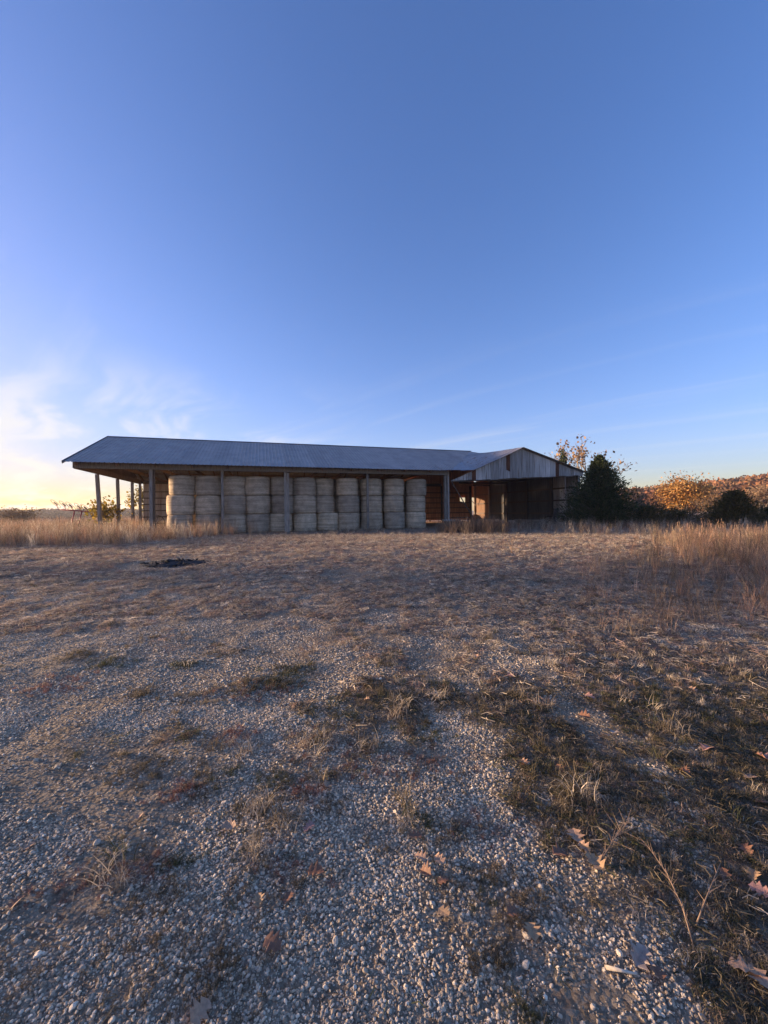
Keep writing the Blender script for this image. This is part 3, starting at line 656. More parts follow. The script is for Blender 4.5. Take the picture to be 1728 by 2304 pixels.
# ------------------------------------------------------------------ bales
def bale_mesh(i):
    r = np.random.default_rng(500+i); ns, R, H = 44, .755, 1.22
    prof = [(0, 0), (.45, 0), (.70, .0), (.745, .03), (.765, .10), (.775, .25), (.78, .42), (.785, .6), (.782, .78), (.775, .95), (.765, 1.10), (.735, 1.185), (.66, 1.215), (.4, 1.22), (0, 1.22)]
    V = []; Fc = []; ph = r.random(6)*6.28
    for j, (rr, z) in enumerate(prof):
        for k in range(ns):
            t = 6.2832*k/ns; w_ = 1+.026*math.sin(2*t+ph[0]+1.3*z)+.012*math.sin(3*t+ph[1]-z*2)+.009*math.sin(7*t+ph[2]+3*z)+.006*math.sin(5*z*3+ph[3])+r.normal(0, .0045)
            edge = 0 if z in (0, 1.22) else r.normal(0, .006)
            V.append((rr*w_*math.cos(t), rr*w_*math.sin(t), z+edge))
    for j in range(len(prof)-1):
        for k in range(ns): Fc.append((j*ns+k, j*ns+(k+1) % ns, (j+1)*ns+(k+1) % ns, (j+1)*ns+k))
    return mesh('hay_bale', V, Fc, M['hay'], True)
BM = [bale_mesh(i) for i in range(7)]
ORD = ['first', 'second', 'third', 'fourth', 'fifth', 'sixth', 'seventh', 'eighth', 'ninth', 'tenth', 'eleventh']
stacks = [(5.45, 0), (7.02, .05), (8.63, .05), (10.06, 0), (11.60, .08), (13.14, 0), (14.62, .28), (16.18, -.02), (18.0, .12), (19.68, .02), (21.45, 0)]
for si, (s, dd) in enumerate(stacks):
    for lv in range(3):
        o = bpy.data.objects.new('hay_bale', BM[(si*3+lv*2) % 7])
        js, jd = random.gauss(0, .035), random.gauss(0, .04)
        if si == 6: js += (.16 if lv == 0 else -.05); jd += (0 if lv == 0 else .1)
        if si == 7: js += (.06, .02, -.05)[lv]
        if si == 0 and lv == 2: js += .06
        p = BO+E1*(s+js)+E2*(1.86+dd+jd)
        o.location = (p[0], p[1], FLOOR+lv*1.222); k = .985+.03*random.random()
        if si == 6: k = .93 if lv else 1.0
        o.scale = (k*(1+random.gauss(0, .015)), k*(1+random.gauss(0, .015)), 1); o.rotation_euler = (random.gauss(0, .006), random.gauss(0, .006), random.random()*6.28)
        link(o)
        w1 = ('bottom', 'middle', 'top')[lv]
        extra = {0: ', sunlit on its left side', 10: ', beside the open barn bay'}.get(si, '')
        where = 'leftmost' if si == 0 else 'rightmost' if si == 10 else ORD[si]
        tag(o, '%s round hay bale in the %s stack%s%s' % (w1, where, '' if si in (0, 10) else ' from the left', extra), 'hay bale', 'round hay bales stacked in the barn')

for si in range(10):                                     # second row, seen only as the dark behind the gaps
    for lv in range(3):
        o = bpy.data.objects.new('hay_bale', BM[(si+lv) % 7]); p = BO+E1*(6.2+1.59*si)+E2*(3.55+random.gauss(0, .03))
        o.location = (p[0], p[1], FLOOR+lv*1.222); o.rotation_euler = (0, 0, random.random()*6.28); link(o)
        tag(o, '%s hay bale of the second row, behind the %s front stack from the left' % (('bottom', 'middle', 'top')[lv], ORD[si]), 'hay bale', 'second row of bales')

# ------------------------------------------------------------------ things in and by the barns
def bpos(s, d, z=0): p = BO+E1*s+E2*d; return (p[0], p[1], FLOOR+z)
o = empty('plastic_tray', bpos(23.35, .1), AL); tag(o, 'white tray on splayed legs at the foot of the barn post', 'tray')
tv = MB(); tv.add([(-.34,-.25,.50),(.34,-.25,.50),(.34,.25,.50),(-.34,.25,.50),(-.42,-.32,.62),(.42,-.32,.62),(.42,.32,.62),(-.42,.32,.62),(-.36,-.27,.62),(.36,-.27,.62),(.36,.27,.62),(-.36,.27,.62),(-.31,-.22,.53),(.31,-.22,.53),(.31,.22,.53),(-.31,.22,.53)],
  [(0,3,2,1),(0,1,5,4),(1,2,6,5),(2,3,7,6),(3,0,4,7),(4,5,9,8),(5,6,10,9),(6,7,11,10),(7,4,8,11),(8,9,13,12),(9,10,14,13),(10,11,15,14),(11,8,12,15),(12,13,14,15)])
tv.build('basin', M['white'], o)
for sx in (-1, 1):
    for sy in (-1, 1): bar('leg', (sx*.3, sy*.2, .505), (sx*.42, sy*.3, 0), .05, .05, M['wood'], o)
o = empty('barrel', bpos(34.9, -.75), .3); tag(o, 'pale upright barrel under the cedar by the old barn corner', 'barrel')
pr = [(.0,0),(.26,0),(.28,.02),(.29,.1),(.30,.28),(.315,.30),(.30,.32),(.30,.58),(.315,.60),(.30,.62),(.29,.80),(.27,.86),(.25,.86),(.24,.83),(0,.83)]
V = []; Fc = []
for j, (rr, z) in enumerate(pr):
    for k in range(24): V.append((rr*math.cos(k*.2618), rr*math.sin(k*.2618), z))
for j in range(len(pr)-1):
    for k in range(24): Fc.append((j*24+k, j*24+(k+1) % 24, (j+1)*24+(k+1) % 24, (j+1)*24+k))
obj('drum', V, Fc, M['white'], o, True); v_, f_ = tube([(.16,0,.83),(.16,0,.875)], .03, 10); obj('bung', v_, f_, M['iron'], o)
# lumber: each board is its own piece
o = empty('lumber_stack', bpos(33.9, 4.6), AL+1.5); tag(o, 'low stack of old boards lying along the old barn wall', 'lumber')
for lv in range(5):
    for q in range(4):
        L = 1.5+random.random()*.4; y = -.42+q*.28+random.gauss(0, .01); box('board', (-L+random.gauss(0, .1), y-.12, lv*.075), (L, y+.12, lv*.075+.055), M['wood'], o)
    if lv < 4:
        for xx in (-1.0, 1.0): box('sticker', (xx-.03, -.5, lv*.075+.055), (xx+.03, .5, lv*.075+.075), M['wood_b'], o)
# seed hopper implement with tapered bin
def implement(name, s, d, rz, label, k=1.0):
    o = empty(name, bpos(s, d), rz); tag(o, label, 'farm implement')
    h = MB(); h.add([(-.28*k,-.28*k,.75),(.28*k,-.28*k,.75),(.28*k,.28*k,.75),(-.28*k,.28*k,.75),(-.16*k,-.16*k,1.35),(.16*k,-.16*k,1.35),(.16*k,.16*k,1.35),(-.16*k,.16*k,1.35)], BOXF); h.build('hopper', M['iron'], o)
    box('frame', (-.9*k,-.32,.62), (.9*k,.32,.745), M['iron'], o)
    for sx in (-1, 1):
        v_, f_ = tube([(sx*.6*k, -.5, .36), (sx*.6*k, -.36, .36)], .36, 20); wq = obj('wheel', v_, f_, M['iron'], o)
        v_, f_ = tube([(sx*.6*k, .36, .36), (sx*.6*k, .5, .36)], .36, 20); obj('wheel', v_, f_, M['iron'], o)
        bar('axle', (sx*.6*k, -.35, .36), (sx*.6*k, .35, .36), .07, .07, M['iron'], o); bar('strut', (sx*.6*k, 0, .40), (sx*.6*k, 0, .615), .08, .08, M['iron'], o)
    v_, f_ = tube([(.9*k, 0, .68), (1.2*k, 0, .8), (1.35*k, 0, 1.15)], .04, 8); obj('lever', v_, f_, M['iron'], o, True)
implement('seed_drill', 34.4, 1.9, AL+1.3, 'dark implement with tapered hopper against the bluish barn wall')
o = empty('loose_hay', bpos(34.6, 15.2)); tag(o, 'heap of loose hay catching sunlight deep in the old barn', 'hay')
V = []; Fc = []
for i in range(1500):
    a = random.random()*6.28; r = random.random()**.5; h = .95*(1-r)*random.random()**.3; p = np.array([math.cos(a)*r*1.05, math.sin(a)*r*1.5, h+.01]); b = rng.standard_normal(3)*[1,1,.35]; b /= np.linalg.norm(b); q = np.cross(b, [0,0,1]); L = .1+.14*random.random()
    p[2] = max(p[2], .02); n_ = len(V); z1 = max(p[2]+b[2]*L, .005); V += [tuple(p-q*.012), tuple(p+q*.012), (p[0]+b[0]*L, p[1]+b[1]*L, z1)]; Fc.append((n_, n_+1, n_+2))
obj('straw', V, Fc, leafmat('loose_hay', [(.30,.21,.11), (.46,.34,.19), (.38,.27,.14)], .85, .1), o)['kind'] = 'stuff'
V = []; Fc = []
for j, (r, h) in enumerate(((1, 0), (.8, .25), (.5, .6), (.2, .8))):
    for k in range(16): V.append((r*1.0*math.cos(k*.3927)*(1+.1*math.sin(k*2.3)), r*1.4*math.sin(k*.3927)*(1+.1*math.cos(k*1.7)), h))
for j in range(3):
    for k in range(16): Fc.append((j*16+k, j*16+(k+1) % 16, (j+1)*16+(k+1) % 16, (j+1)*16+k))
Fc.append(tuple(range(48, 64))); obj('heap', V, Fc, M['hay'], o, True)
# spoked iron wheel leaning inside the left bay
def ring(R, r, n=28, m=6, z=0):
    V = []; Fc = []
    for i in range(n):
        a = 6.2832*i/n
        for j in range(m): b = 6.2832*j/m; V.append(((R+r*math.cos(b))*math.cos(a), (R+r*math.cos(b))*math.sin(a), z+r*math.sin(b)))
    for i in range(n):
        for j in range(m): Fc.append((i*m+j, ((i+1) % n)*m+j, ((i+1) % n)*m+(j+1) % m, i*m+(j+1) % m))
    return V, Fc
o = empty('iron_wheel', bpos(3.2, 5.2, .0), AL); tag(o, 'dark spoked iron wheel half hidden in grass left of the bales', 'wheel')
T3 = Matrix.Translation((0, 0, .62)) @ Matrix.Rotation(math.radians(78), 4, 'X')
def xf(V, T): return [tuple(T @ Vector(p)) for p in V]
v_, f_ = ring(.6, .022); obj('rim', xf(v_, T3), f_, M['iron'], o, True)
v_, f_ = tube([(0,0,-.06),(0,0,.06)], .07, 12); obj('hub', xf(v_, T3), f_, M['iron'], o)
for k in range(10):
    a = k*.6283; obj('spoke', xf(barv((.065*math.cos(a), .065*math.sin(a), 0), (.585*math.cos(a), .585*math.sin(a), 0), .02, .02), T3), BOXF, M['iron'], o)

# red wheel rake standing in the left field, wheels folded up
RX, RY = -26.3, 33.0
o = empty('hay_rake', (RX, RY, float(gz(RX, RY))), .08); tag(o, 'red wheel rake with raised tine wheels standing in the left field', 'hay rake')
v_, f_ = tube([(-1.4, 0, 1.78), (0, 0, 1.66), (1.9, .1, 1.48)], .055, 8); obj('main_beam', v_, f_, M['red'], o, True)
for x in (-.25, .35): v_, f_ = tube([(x, 0, 1.62), (x-.18, -.1, .62), (x-.2, -.1, .25)], .045, 8); obj('leg', v_, f_, M['red'], o, True)
bar('cross_brace', (-.3, 0, 1.3), (.3, 0, 1.3), .05, .05, M['red'], o)
for x in (-.45, .15): v_, f_ = tube([(x, -.22, .28), (x, 0.02, .28)], .28, 18); obj('wheel', v_, f_, M['iron'], o)
for i, x in enumerate((-1.75, -1.15, -.55, .05, .65, 1.3)):
    T = Matrix.Translation((x, .1*(i % 2), 2.28-.1*i)) @ Vector((.44, .60, .66)).to_track_quat('Z', 'Y').to_matrix().to_4x4()
    v_, f_ = ring(.46, .016, 24, 5); wq = obj('tine_wheel', xf(v_, T), f_, M['iron'], o, True)
    v_, f_ = tube([(0,0,-.012),(0,0,.012)], .2, 18); obj('disc', xf(v_, T), f_, M['iron'], wq)
    tn = MB()
    for k in range(20):
        a = k*.31416; tn.add(barv((.25*math.cos(a), .25*math.sin(a), 0), (.62*math.cos(a+.22), .62*math.sin(a+.22), .03), .012, .012), BOXF)
    tn.build('tines', M['iron'], wq)
    v_, f_ = tube([(x, .05*(i % 2), 2.26-.1*i), (x+.25, 0, 1.70-.12*(x+1.4)*.75)], .025, 6); obj('wheel_arm', v_, f_, M['red'], o, True)

# burnt heap on the gravel
gx_, gy_, gz_ = ground_at(388, 1268)
o = empty('ash_heap', (gx_, gy_, gz_)); tag(o, 'low black heap of burnt ash and clods on the gravel', 'ash heap')
cl = [stone_mesh('clod', 700+i, M['black']) for i in range(5)]
for i in range(110):
    a = random.random()*6.28; r = random.random()**.6; x, y = .98*r*math.cos(a)+.1, .62*r*math.sin(a); q = bpy.data.objects.new('clod', cl[i % 5]); sz = .035+.075*random.random()*(1.1-r)
    q.location = (x, y, float(gz(gx_+x, gy_+y))-gz_+sz*.25+.045*max(0, 1-r*1.1)); q.scale = (sz*1.3, sz*1.3, sz*.8); q.rotation_euler = (random.gauss(0, .4), random.gauss(0, .4), random.random()*6.28); link(q, o)
V = []; Fc = []
for j, r in enumerate((1.0, .8, .55, .25)):
    for k in range(28):
        a = 6.2832*k/28; rr = r*(1+.22*math.sin(3*a+1)+.12*math.sin(7*a)); x, y = 1.0*rr*math.cos(a)+.1, .55*rr*math.sin(a); V.append((x, y, float(gz(gx_+x, gy_+y))-gz_+(.0, .035, .055, .065)[j]))
for j in range(3):
    for k in range(28): Fc.append((j*28+k, j*28+(k+1) % 28, (j+1)*28+(k+1) % 28, (j+1)*28+k))
Fc.append(tuple(range(84, 112))); obj('ash', V, Fc, M['black'], o, True)

# ------------------------------------------------------------------ trees and shrubs
def limb(pts, r0, r1, n=6):
    m = len(pts); return tube(pts, [r0+(r1-r0)*i/(m-1) for i in range(m)], n)
def leaves_mesh(P, size, r, aspect=.6, up=0.0, dirs=None):
    n = len(P); d = r.standard_normal((n, 3)) if dirs is None else dirs + .35*r.standard_normal((n, 3)); d[:, 2] += up; d /= np.linalg.norm(d, axis=1, keepdims=True)
    q = np.cross(d, r.standard_normal((n, 3))); q /= np.linalg.norm(q, axis=1, keepdims=True)
    L = (size*(.55+.9*r.random(n)))[:, None]; W = L*aspect*.5
    V = np.stack([P, P+d*L*.5+q*W, P+d*L, P+d*L*.5-q*W], 1).reshape(-1, 3); Fq = np.arange(n*4).reshape(n, 4)
    return V, Fq
def place(name, x, y, label, cat='tree', group=None):
    return tag(empty(name, (x, y, float(gz(x, y)))), label, cat, group)
def conifer(name, x, y, H, W, label, mat='cedar', nb=150, per=85, size=.13, seed=1, base=.0, group=None, cat='tree'):
    r = np.random.default_rng(seed); o = place(name, x, y, label, cat, group)
    v, f = limb([(0,0,0), (.03*H*.2, .02, H*.4), (0,.03,H*.75), (0,0,H*.97)], .035*H**.8, .01); obj('trunk', v, f, M['bark'], o, True)
    P = []; D = []; bm = MB()
    for i in range(nb):
        t = base+(1-base)*((i+.5)/nb)**1.15; a = i*2.399+r.normal(0, .35); z = H*t
        R = W/2*min(1, (1-t)/.79)**(1.1 if mat == 'cedar' else .75)*(.62+.5*r.random())+.04; rise = (.12+.75*t)*R
        d = np.array([math.cos(a), math.sin(a), 0]); e = np.array([0,0,z*.92])+d*R+np.array([0,0,rise*.8])
        if t < .9: bm.add(*tube([(0,0,z*.9), tuple((np.array([0,0,z*.92])+e)/2), tuple(e)], [.018, .012, .005], 4))
        n = int(per*(.3+.9*(1-t))); u = r.random(n)**.6; pp = np.array([0,0,z*.92])[None]*(1-u[:, None])+e[None]*u[:, None]
        sp = (.05+.13*R*(1-u*.6))[:, None]; pp = pp+r.standard_normal((n, 3))*sp; P.append(pp); D.append(np.repeat((d+[0,0,.75])[None], n, 0))
    P = np.concatenate(P); D = np.concatenate(D); P[:, 2] = np.maximum(P[:, 2], .05)
    V, Fq = leaves_mesh(P, size, r, .42, 0, D); obj('crown', V, Fq, M[mat], o); bm.build('branches', M['bark'], o); return o
def broadleaf(name, x, y, H, W, label, mat, nl, size, seed=1, levels=3, stem=.3, spread=.55, clump=.35, group=None, cat='tree', n0=4, trunk=True, r0=None, multi=1):
    r = np.random.default_rng(seed); o = place(name, x, y, label, cat, group); bm = MB(); tips = []
    def grow(p, d, L, rad, lv):
        pts = [p]; dd = d.copy()
        for _ in range(3):
            dd = dd+r.normal(0, .12, 3)+[0,0,.05]; dd /= np.linalg.norm(dd); pts.append(pts[-1]+dd*L/3)
        bm.add(*limb([tuple(q) for q in pts], rad, rad*.55, 5 if lv else 7))
        if lv >= levels: tips.extend([pts[-1], pts[-2]*.5+pts[-1]*.5]); return
        for k in range(int(r.integers(3, 5))):
            a = r.random()*6.283; s_ = spread*(.6+.7*r.random()); q = dd*(1-.3*s_)+np.array([math.cos(a)*W/H*1.25, math.sin(a)*W/H*1.25, .25])*s_; q /= np.linalg.norm(q)
            grow(pts[-1] if k < 2 else pts[2], q, L*(.58+.2*r.random()), rad*.55, lv+1)
    for m in range(multi):
        a = r.random()*6.28; d0 = np.array([math.cos(a)*.25*(multi > 1), math.sin(a)*.25*(multi > 1), 1.0])
        grow(np.array([.05*math.cos(a)*(multi > 1), .05*math.sin(a)*(multi > 1), 0]), d0/np.linalg.norm(d0), H*stem, r0 or .018*H, 0)
    T = np.array(tips); bv = np.array(bm.v); zs = H*.93/max(T[:, 2].max(), .1); ws = W*.46/max(np.percentile(np.hypot(T[:, 0], T[:, 1]), 95), .1)
    sc_ = np.array([ws, ws, zs]); T = T*sc_; bm.v = [tuple(q) for q in bv*sc_]
    bm.build('trunk', M['bark'], o, True)
    if nl:
        P = T[r.integers(0, len(T), nl)]+r.normal(0, clump, (nl, 3)); P[:, 2] = np.maximum(P[:, 2], .08); V, Fq = leaves_mesh(P, size, r, .8); obj('crown', V, Fq, M[mat], o)
    return o
def gp(u, y): return (u-864)/FPX*y
conifer('cedar_tree', gp(1350, 28), 28, 5.5, 5.0, 'broad dark green cedar standing at the right corner of the old barn', nb=420, per=80, size=.16, seed=3)
conifer('cedar_tree', gp(1268, 44), 44, 8.7, 3.6, 'slim cedar whose top shows above the old barn roof', nb=130, per=70, size=.2, seed=4)
broadleaf('sycamore_tree', gp(1338, 41), 41, 9.9, 7.0, 'tall sparse tree with brown leaves rising behind the broad cedar', 'syc', 430, .27, 5, 3, .36, .6, .34)
broadleaf('sycamore_tree', gp(1232, 52), 52, 10.4, 5.4, 'sparse brown-leaved tree showing above the right slope of the old barn roof', 'syc', 300, .28, 6, 3, .36, .6, .32)
broadleaf('bare_shrub', gp(1452, 31), 31, 3.0, 4.0, 'leafless twiggy shrub right of the broad cedar', 'brush', 500, .09, 8, 3, .3, .9, .3, cat='shrub', multi=5, r0=.025)
conifer('green_shrub', gp(1455, 27), 27, 1.35, 4.2, 'low dark green shrub spreading at the foot of the cedar', 'olive', 120, 60, .13, 9, cat='shrub')
conifer('green_shrub', gp(1530, 26), 26, .95, 4.2, 'lowest dark shrub in front of the orange-leaved tree', 'olive', 90, 50, .12, 10, cat='shrub')
broadleaf('orange_tree', gp(1535, 49), 49, 5.1, 6.6, 'rounded small tree with pale orange leaves before the wooded hill', 'orange', 9000, .19, 11, 3, .22, .85, .62, multi=4, r0=.06)
broadleaf('brush_shrub', gp(1592, 46), 46, 3.0, 5.5, 'brown twiggy shrub between the orange tree and the rounded green cedar', 'brush', 2600, .11, 12, 3, .25, .9, .3, cat='shrub', multi=4, r0=.03)
conifer('olive_cedar', gp(1652, 24), 24, 2.35, 2.9, 'rounded olive green cedar near the right edge', 'olive', 150, 90, .14, 13)
conifer('green_shrub', gp(1738, 24), 24, 1.3, 2.6, 'dark shrub cut by the right edge beside the olive cedar', nb=80, per=70, size=.12, seed=14, cat='shrub')
broadleaf('red_shrub', gp(1712, 55), 55, 4.6, 6.5, 'reddish shrub behind the olive cedar at the right edge', 'syc', 2200, .15, 15, 3, .25, .8, .3, cat='shrub', multi=3, r0=.04)
broadleaf('leafy_bush', gp(244, 27.5), 27.5, 2.3, 2.6, 'yellow-green leafy bush behind the leaning left post', 'yellow', 620, .20, 16, 2, .35, .9, .26, cat='bush', multi=5, r0=.02)
broadleaf('leafy_bush', gp(312, 37.5), 37.5, 4.0, 2.3, 'taller golden bush beyond the back left post', 'yellow', 700, .2, 17, 3, .4, .6, .26, cat='bush', multi=3, r0=.03)
broadleaf('brush_shrub', gp(20, 48), 48, 2.2, 6, 'brown brush at the far left edge of the field', 'brush', 1800, .16, 18, 3, .25, .9, .4, cat='shrub', multi=5, r0=.03)
# oaks out of frame on the left: they shade the yard in front of the barn
for i, (x, y, H, W) in enumerate(((-47, 15.4, 11, 8.8), (-50, 8.5, 13, 10), (-46, 1.5, 12, 9), (-52, -6, 13, 11), (-47, -14, 12, 10))):
    broadleaf('oak_tree', x, y, H, W, ['farthest', 'second', 'third', 'fourth', 'nearest'][i]+' big oak standing beyond the left edge of the view', 'shade', 5400, .46, 30+i, 3, .2, .8, 1.0, group='oaks beyond the left edge', multi=2)

# far woods ---------------------------------------------------------
def crown_mesh(seed):
    r = np.random.default_rng(seed); n = 520; d = r.standard_normal((n, 3)); d /= np.linalg.norm(d, axis=1, keepdims=True); rad = .7+.35*r.random((n, 1))
    lob = 1+.22*np.sin(3*d[:, :1]*2+seed)*np.cos(4*d[:, 1:2]); P = d*rad*lob*[.5, .5, .55]+[0, 0, .55]; P[:, 2] = np.maximum(P[:, 2], .02)
    V, Fq = leaves_mesh(P, .13, r, .9); return mesh('far_crown', V, Fq, M['crown'])
CR = protos('far_crown', [crown_mesh(900+i) for i in range(6)])
AUT = [(.24,.115,.06), (.20,.095,.055), (.26,.14,.075), (.16,.10,.06), (.13,.10,.05), (.21,.13,.08), (.18,.085,.05)]
n = 7500; a = np.radians(16+47*rng.random(n)); r = 115+290*rng.random(n)**.8; x, y = r*np.sin(a), r*np.cos(a)
edge = 120+30*fbm(a*9, a*0, 4)+40*smooth(.6, .35, a); k = r > edge; x, y = x[k], y[k]; n = len(x); rr = np.hypot(x, y)
S = np.stack([6+3*rng.random(n), 6+3*rng.random(n), (4.5+4*rng.random(n))*(.55+.45*smooth(90, 200, rr))], 1); S[rr < 120] *= .6
wood = scatter('hillside_wood', np.stack([x, y, gz(x, y)-.2], 1), np.stack([x*0, x*0, rng.random(n)*6.28], 1), S, palette(n, AUT, .10)*.82, CR, 6)
n = 2600; a = np.radians(-64+70*rng.random(n)); r = 330+230*rng.random(n); x, y = r*np.sin(a), r*np.cos(a)
S = np.stack([9+5*rng.random(n), 9+5*rng.random(n), 3.2+3.2*rng.random(n)], 1)
scatter('distant_treeline', np.stack([x, y, gz(x, y)-.3], 1), np.stack([x*0, x*0, rng.random(n)*6.28], 1), S, palette(n, [(.11,.085,.07), (.13,.09,.065), (.09,.08,.06), (.15,.10,.075)], .2), CR, 6)

# ------------------------------------------------------------------ fallen leaves, sticks, single weeds
def oak_leaf(seed):
    r = np.random.default_rng(seed); pts = [(0, 0)]; n = 7; ls = []
    for side in (1, -1):
        L = []
        for i in range(n):
            t = (i+.5)/n; wv = (.16+.32*math.sin(min(t*1.12, 1)*math.pi)**.8)*(1 if i % 2 else .42)*(.85+.3*r.random()); L.append((t, side*wv))
        ls.append(L)
    curl, fold, tw = r.normal(0, .9), .3+.7*r.random(), r.normal(0, .6)
    def z(t, s_): return .10+curl*.35*(t-.5)**2+fold*abs(s_)**1.4*.9+tw*(t-.5)*s_
    out = [(t, s_) for t, s_ in ls[0]]+[(1.0, 0)]+[(t, s_) for t, s_ in ls[1][::-1]]
    mid = [((i+.5)/n, 0) for i in range(n)]; P = [(0, 0)]+mid+[(1, 0)]; V = [(t-.5, 0, z(t, 0)) for t, _ in P]; Fc = []
    for L in ls:
        o = len(V); V += [(t-.5, s_, z(t, s_)) for t, s_ in L]
        for i in range(n-1): Fc.append((i+1, i+2, o+i+1, o+i))
        Fc.append((0, 1, o)); Fc.append((n, n+1, o+n-1))
    o = len(V); V += [(-.5, -.008, z(0, 0)), (-.5, .008, z(0, 0)), (-.72, 0, .03)]; Fc.append((o, o+1, o+2))
    V = np.array(V); V[:, 2] -= V[:, 2].min(); return mesh('oak_leaf', V, Fc, None)
def leaf_color(name, c):
    m, t, b = newmat(name); n = noise(t, objco(t, (1,1,1), random_=True), 5, 5, .65)
    t.links.new(ramp(t, n, [(.3, tuple(q*.6 for q in c)), (.65, c)]), b.inputs['Base Color']); b.inputs['Roughness'].default_value = .65; return m
LC = {'tan': leaf_color('tan_leaf', (.50,.31,.19)), 'brown': leaf_color('brown_leaf', (.25,.12,.065)), 'grey': leaf_color('grey_leaf', (.40,.32,.26)), 'gold': leaf_color('gold_leaf', (.44,.28,.15)), 'pink': leaf_color('pinkish_leaf', (.44,.24,.19))}
LEAVES = [
 (1179,1721,'tan','on the gravel edge above the grass clump',.11),(1540,1742,'brown','curled, in the right grass below the pinkish lobed leaf',.10),(1690,1756,'tan','in the grass near the right edge',.11),(1718,1812,'brown','cut by the right edge above the others',.12),
 (1296,1890,'tan','pale and crumpled, left of the dead weed stalk',.12),(1262,1929,'brown','rounded, at the grass edge left of the sharp-lobed leaf',.12),(1316,1916,'tan','small, between the rounded brown leaf and the weed stalk',.09),(1339,1950,'gold','sharp-lobed, at the foot of the dead weed stalk',.13),
 (946,1936,'tan','pale, topmost of the small group on the central gravel',.09),(989,1942,'tan','right one of the small group on the central gravel',.09),(958,1971,'brown','dark, lowest of the small group on the central gravel',.10),(934,1890,'brown','reddish, above the small group on the central gravel',.10),(998,1989,'brown','small, right below the group on the central gravel',.08),
 (1000,2064,'gold','narrow, alone on the lower central gravel',.08),(1197,2104,'gold','pale, standing on edge in the lower gravel',.10),(1440,2161,'grey','large, near the white stick',.12),(1479,2203,'brown','dull, just right of the white stick',.10),(1679,1919,'brown','reddish, in the dark grass below the right edge pair',.10),
 (1632,1976,'brown','narrow, in the dark grass right of the weed stalk',.08),(1697,1979,'gold','bright, in the dark grass near the right edge',.09),(1710,2012,'pink','flat, below the bright gold leaf at the right edge',.10),(1674,2190,'tan','long lobed, in the bottom right grass',.13),(1718,2221,'tan','cut by the right edge at the bottom corner',.12),(1153,2059,'brown','very dark, on the gravel below the grass clump',.08),
 (312,1846,'tan','flat, on the left gravel',.08),(515,1868,'tan','pale, left of the middle grass sprigs',.11),(695,1868,'pink','upright, between the middle grass sprigs',.09),(68,1910,'tan','yellowish, on the gravel near the left edge',.08),(581,2033,'gold','standing in the small dark weed',.08),(648,2030,'brown','pale, beside the small dark weed',.08),(614,2132,'brown','large crumpled, on the lower left gravel',.11),(448,2288,'tan','pale, cut by the bottom edge',.11),(39,2038,'brown','flat, at the left edge of the gravel',.09),(711,1971,'brown','dark red, on the gravel right of the small weed',.11),(734,1773,'tan','narrow pale, beside the dry stalks',.10),
 (1148,1523,'pink','small reddish, far up the middle grass',.10),(1327,1572,'pink','lobed, lying in the middle right grass',.13),(1316,1617,'brown','cupped, below the lobed pinkish leaf',.13),(1363,1659,'tan','pale, left of the grey leaf in the right grass',.10),(1383,1652,'grey','pale, beside the tan leaf in the right grass',.11),(1180,1724,'brown','tucked under the tan leaf at the gravel edge',.08),(1592,1690,'pink','large spread, three-lobed in the right grass',.13),(1558,1556,'tan','pale, under the tall dry tuft on the right',.11),(1580,1498,'gold','high in the dry tuft on the right',.12),(1466,1463,'brown','orange, in the reddish tuft far right',.13),(1421,1506,'gold','small, above the bare stony patch on the right',.09),(1719,1711,'pink','reddish, at the right edge beside the spread leaf',.12),(1482,1767,'tan','small, on the stony patch in the right grass',.09),(1260,1735,'brown','by the dry tuft on the right gravel edge',.09),(1072,1480,'tan','faint, far in the middle of the yard',.10),(825,1578,'tan','bright, in the middle grass sprigs',.09)]
lm = [oak_leaf(40+i) for i in range(9)]
for i, (u, v, c, where, sz) in enumerate(LEAVES):
    m = lm[i % 9].copy(); m.materials.append(LC[c]); x, y, z = ground_at(u, v)
    o = bpy.data.objects.new('oak_leaf', m); sz *= .66; o.location = (x, y, z+.012); o.scale = (sz, sz, sz); o.rotation_euler = (random.gauss(.1, .22), random.gauss(0, .22), random.random()*6.28); link(o)
    tag(o, ('%s oak leaf %s' % ({'tan': 'tan', 'brown': 'brown', 'grey': 'greyish', 'gold': 'golden', 'pink': 'pinkish'}[c], where)), 'leaf', 'fallen oak leaves')
def stick(name, pix, r0, mat, label, cat, lift=.01):
    P = []
    for q in pix:
        x, y, z = ground_at(*q[:2]); P.append((x, y, z+lift+(q[2] if len(q) > 2 else 0)))
    v, f = limb(P, r0, r0*.5, 7); b = Vector(P[0]); o = obj(name, [tuple(Vector(p)-b) for p in v], f, mat, None, True); o.location = b; return tag(o, label, cat)
stick('stick', [(1364,2184), (1400,2192), (1434,2200)], .006, M['rock'], 'pale straight stick lying on the gravel at the bottom right', 'stick')
strawm = leaf_color('straw_stalk', (.36,.24,.15))
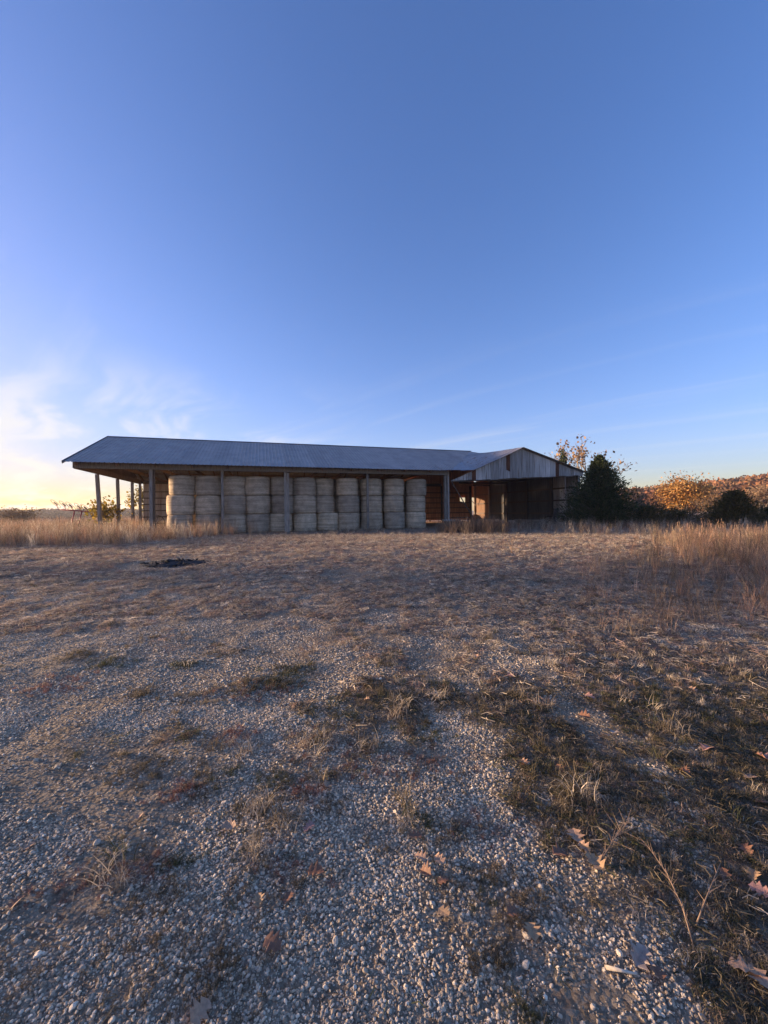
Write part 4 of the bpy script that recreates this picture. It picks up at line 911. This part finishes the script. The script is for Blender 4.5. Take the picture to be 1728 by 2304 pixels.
def weed(name, pix, label, r0=.0035, side=26, L=.09, seed=0, mat=strawm, rise=None):
    r = np.random.default_rng(seed); P = []
    for i, q in enumerate(pix):
        x, y, z = ground_at(*q[:2]); P.append(np.array((x, y, z+.008+(q[2] if len(q) > 2 else 0))))
    b = P[0].copy(); P = [p-b for p in P]; o = tag(empty(name, tuple(b)), label, 'weed')
    v, f = limb([tuple(p) for p in P], r0, r0*.4, 6); obj('stalk', v, f, mat, o, True)
    mb = MB()
    for k in range(side):
        t = (.15+.85*k/side)*(len(P)-1); i = min(int(t), len(P)-2); p = P[i]+(P[i+1]-P[i])*(t-i); d = (P[i+1]-P[i]); d /= np.linalg.norm(d); q = d*.8+r.normal(0, .6, 3); q[2] = abs(q[2])*.6; q /= np.linalg.norm(q)
        mb.add(*tube([tuple(p), tuple(p+q*L*(.4+.8*r.random()))], [r0*.45, r0*.15], 4))
    mb.build('twigs', mat, o); return o
weed('dead_weed', [(1340,1960), (1385,1905,.03), (1410,1880,.04)], 'reddish dead weed head lying in the grass right of centre', .0025, 26, .10, 1)
weed('dead_weed', [(1560,2130), (1535,2060,.03), (1500,1990,.04), (1455,1920,.03)], 'long straw-coloured dead stalk lying along the grass edge', .0025, 36, .045, 2)
weed('dead_weed', [(1566,2090), (1590,2050,.04), (1622,2000,.09)], 'bare grey stalk arching in the bottom right grass', .003, 6, .05, 3)
# upright weeds, sized from where they root
def upright(name, u, v, H, label, n=5, seed=0, mat=strawm, r0=.006, sides=10, lean=.25):
    r = np.random.default_rng(seed); x, y, z = ground_at(u, v); o = tag(empty(name, (x, y, z)), label, 'weed')
    for s_ in range(n):
        a = r.random()*6.28; l = lean*(.4+.8*r.random()); h = H*(.6+.45*r.random()); P = [np.array([math.cos(a)*l*h*t**1.4, math.sin(a)*l*h*t**1.4, h*t]) for t in (0, .35, .7, 1)]
        v_, f_ = limb([tuple(p) for p in P], r0, r0*.35, 5); st = obj('stalk', v_, f_, mat, o, True); mb = MB()
        for k in range(sides):
            t = .35+.65*k/sides; p = np.array([math.cos(a)*l*h*t**1.4, math.sin(a)*l*h*t**1.4, h*t]); q = r.normal(0, .5, 3)+[0,0,.9]; q /= np.linalg.norm(q); mb.add(*tube([tuple(p), tuple(p+q*h*.12*(.5+r.random()))], [r0*.6, r0*.2], 4))
        mb.build('twigs', mat, st)
upright('tall_weed', 1152, 1246, .62, 'lone sunlit weed stalk standing in front of the old barn', 2, 1, leaf_color('lit_stalk', (.44,.28,.17)), .008, 12, .3)
upright('tall_weed', 560, 1202, 1.05, 'feathery pale weed clump in front of the fourth bale stack', 9, 2, leaf_color('pale_stalk', (.40,.27,.17)), .007, 14, .35)
upright('tall_weed', 470, 1203, 1.2, 'feathery weed clump in front of the second bale stack', 9, 3, strawm, .007, 14, .3)
upright('tall_weed', 425, 1205, 1.15, 'feathery weed clump in front of the leftmost bale stack', 8, 4, strawm, .007, 14, .3)
upright('dry_stalks', 728, 1760, .16, 'pale broken stalks standing on the gravel in the middle', 4, 5, leaf_color('bone_stalk', (.42,.34,.24)), .003, 3, .7)

# ------------------------------------------------------------------ evening haze round the whole place
hz = obj('haze', boxv((-900, -900, -4.0), (900, 900, 24.0)), BOXF, None); hz['kind'] = 'stuff'
hm = bpy.data.materials.new('haze_air'); hm.use_nodes = True; ht = hm.node_tree; ht.nodes.clear()
pv = N(ht, 'ShaderNodeVolumePrincipled'); pv.inputs['Density'].default_value = 0.00042; pv.inputs['Color'].default_value = (.92,.92,.95,1); pv.inputs['Anisotropy'].default_value = 0.3
ho = N(ht, 'ShaderNodeOutputMaterial'); ht.links.new(pv.outputs[0], ho.inputs['Volume']); hz.data.materials.append(hm)
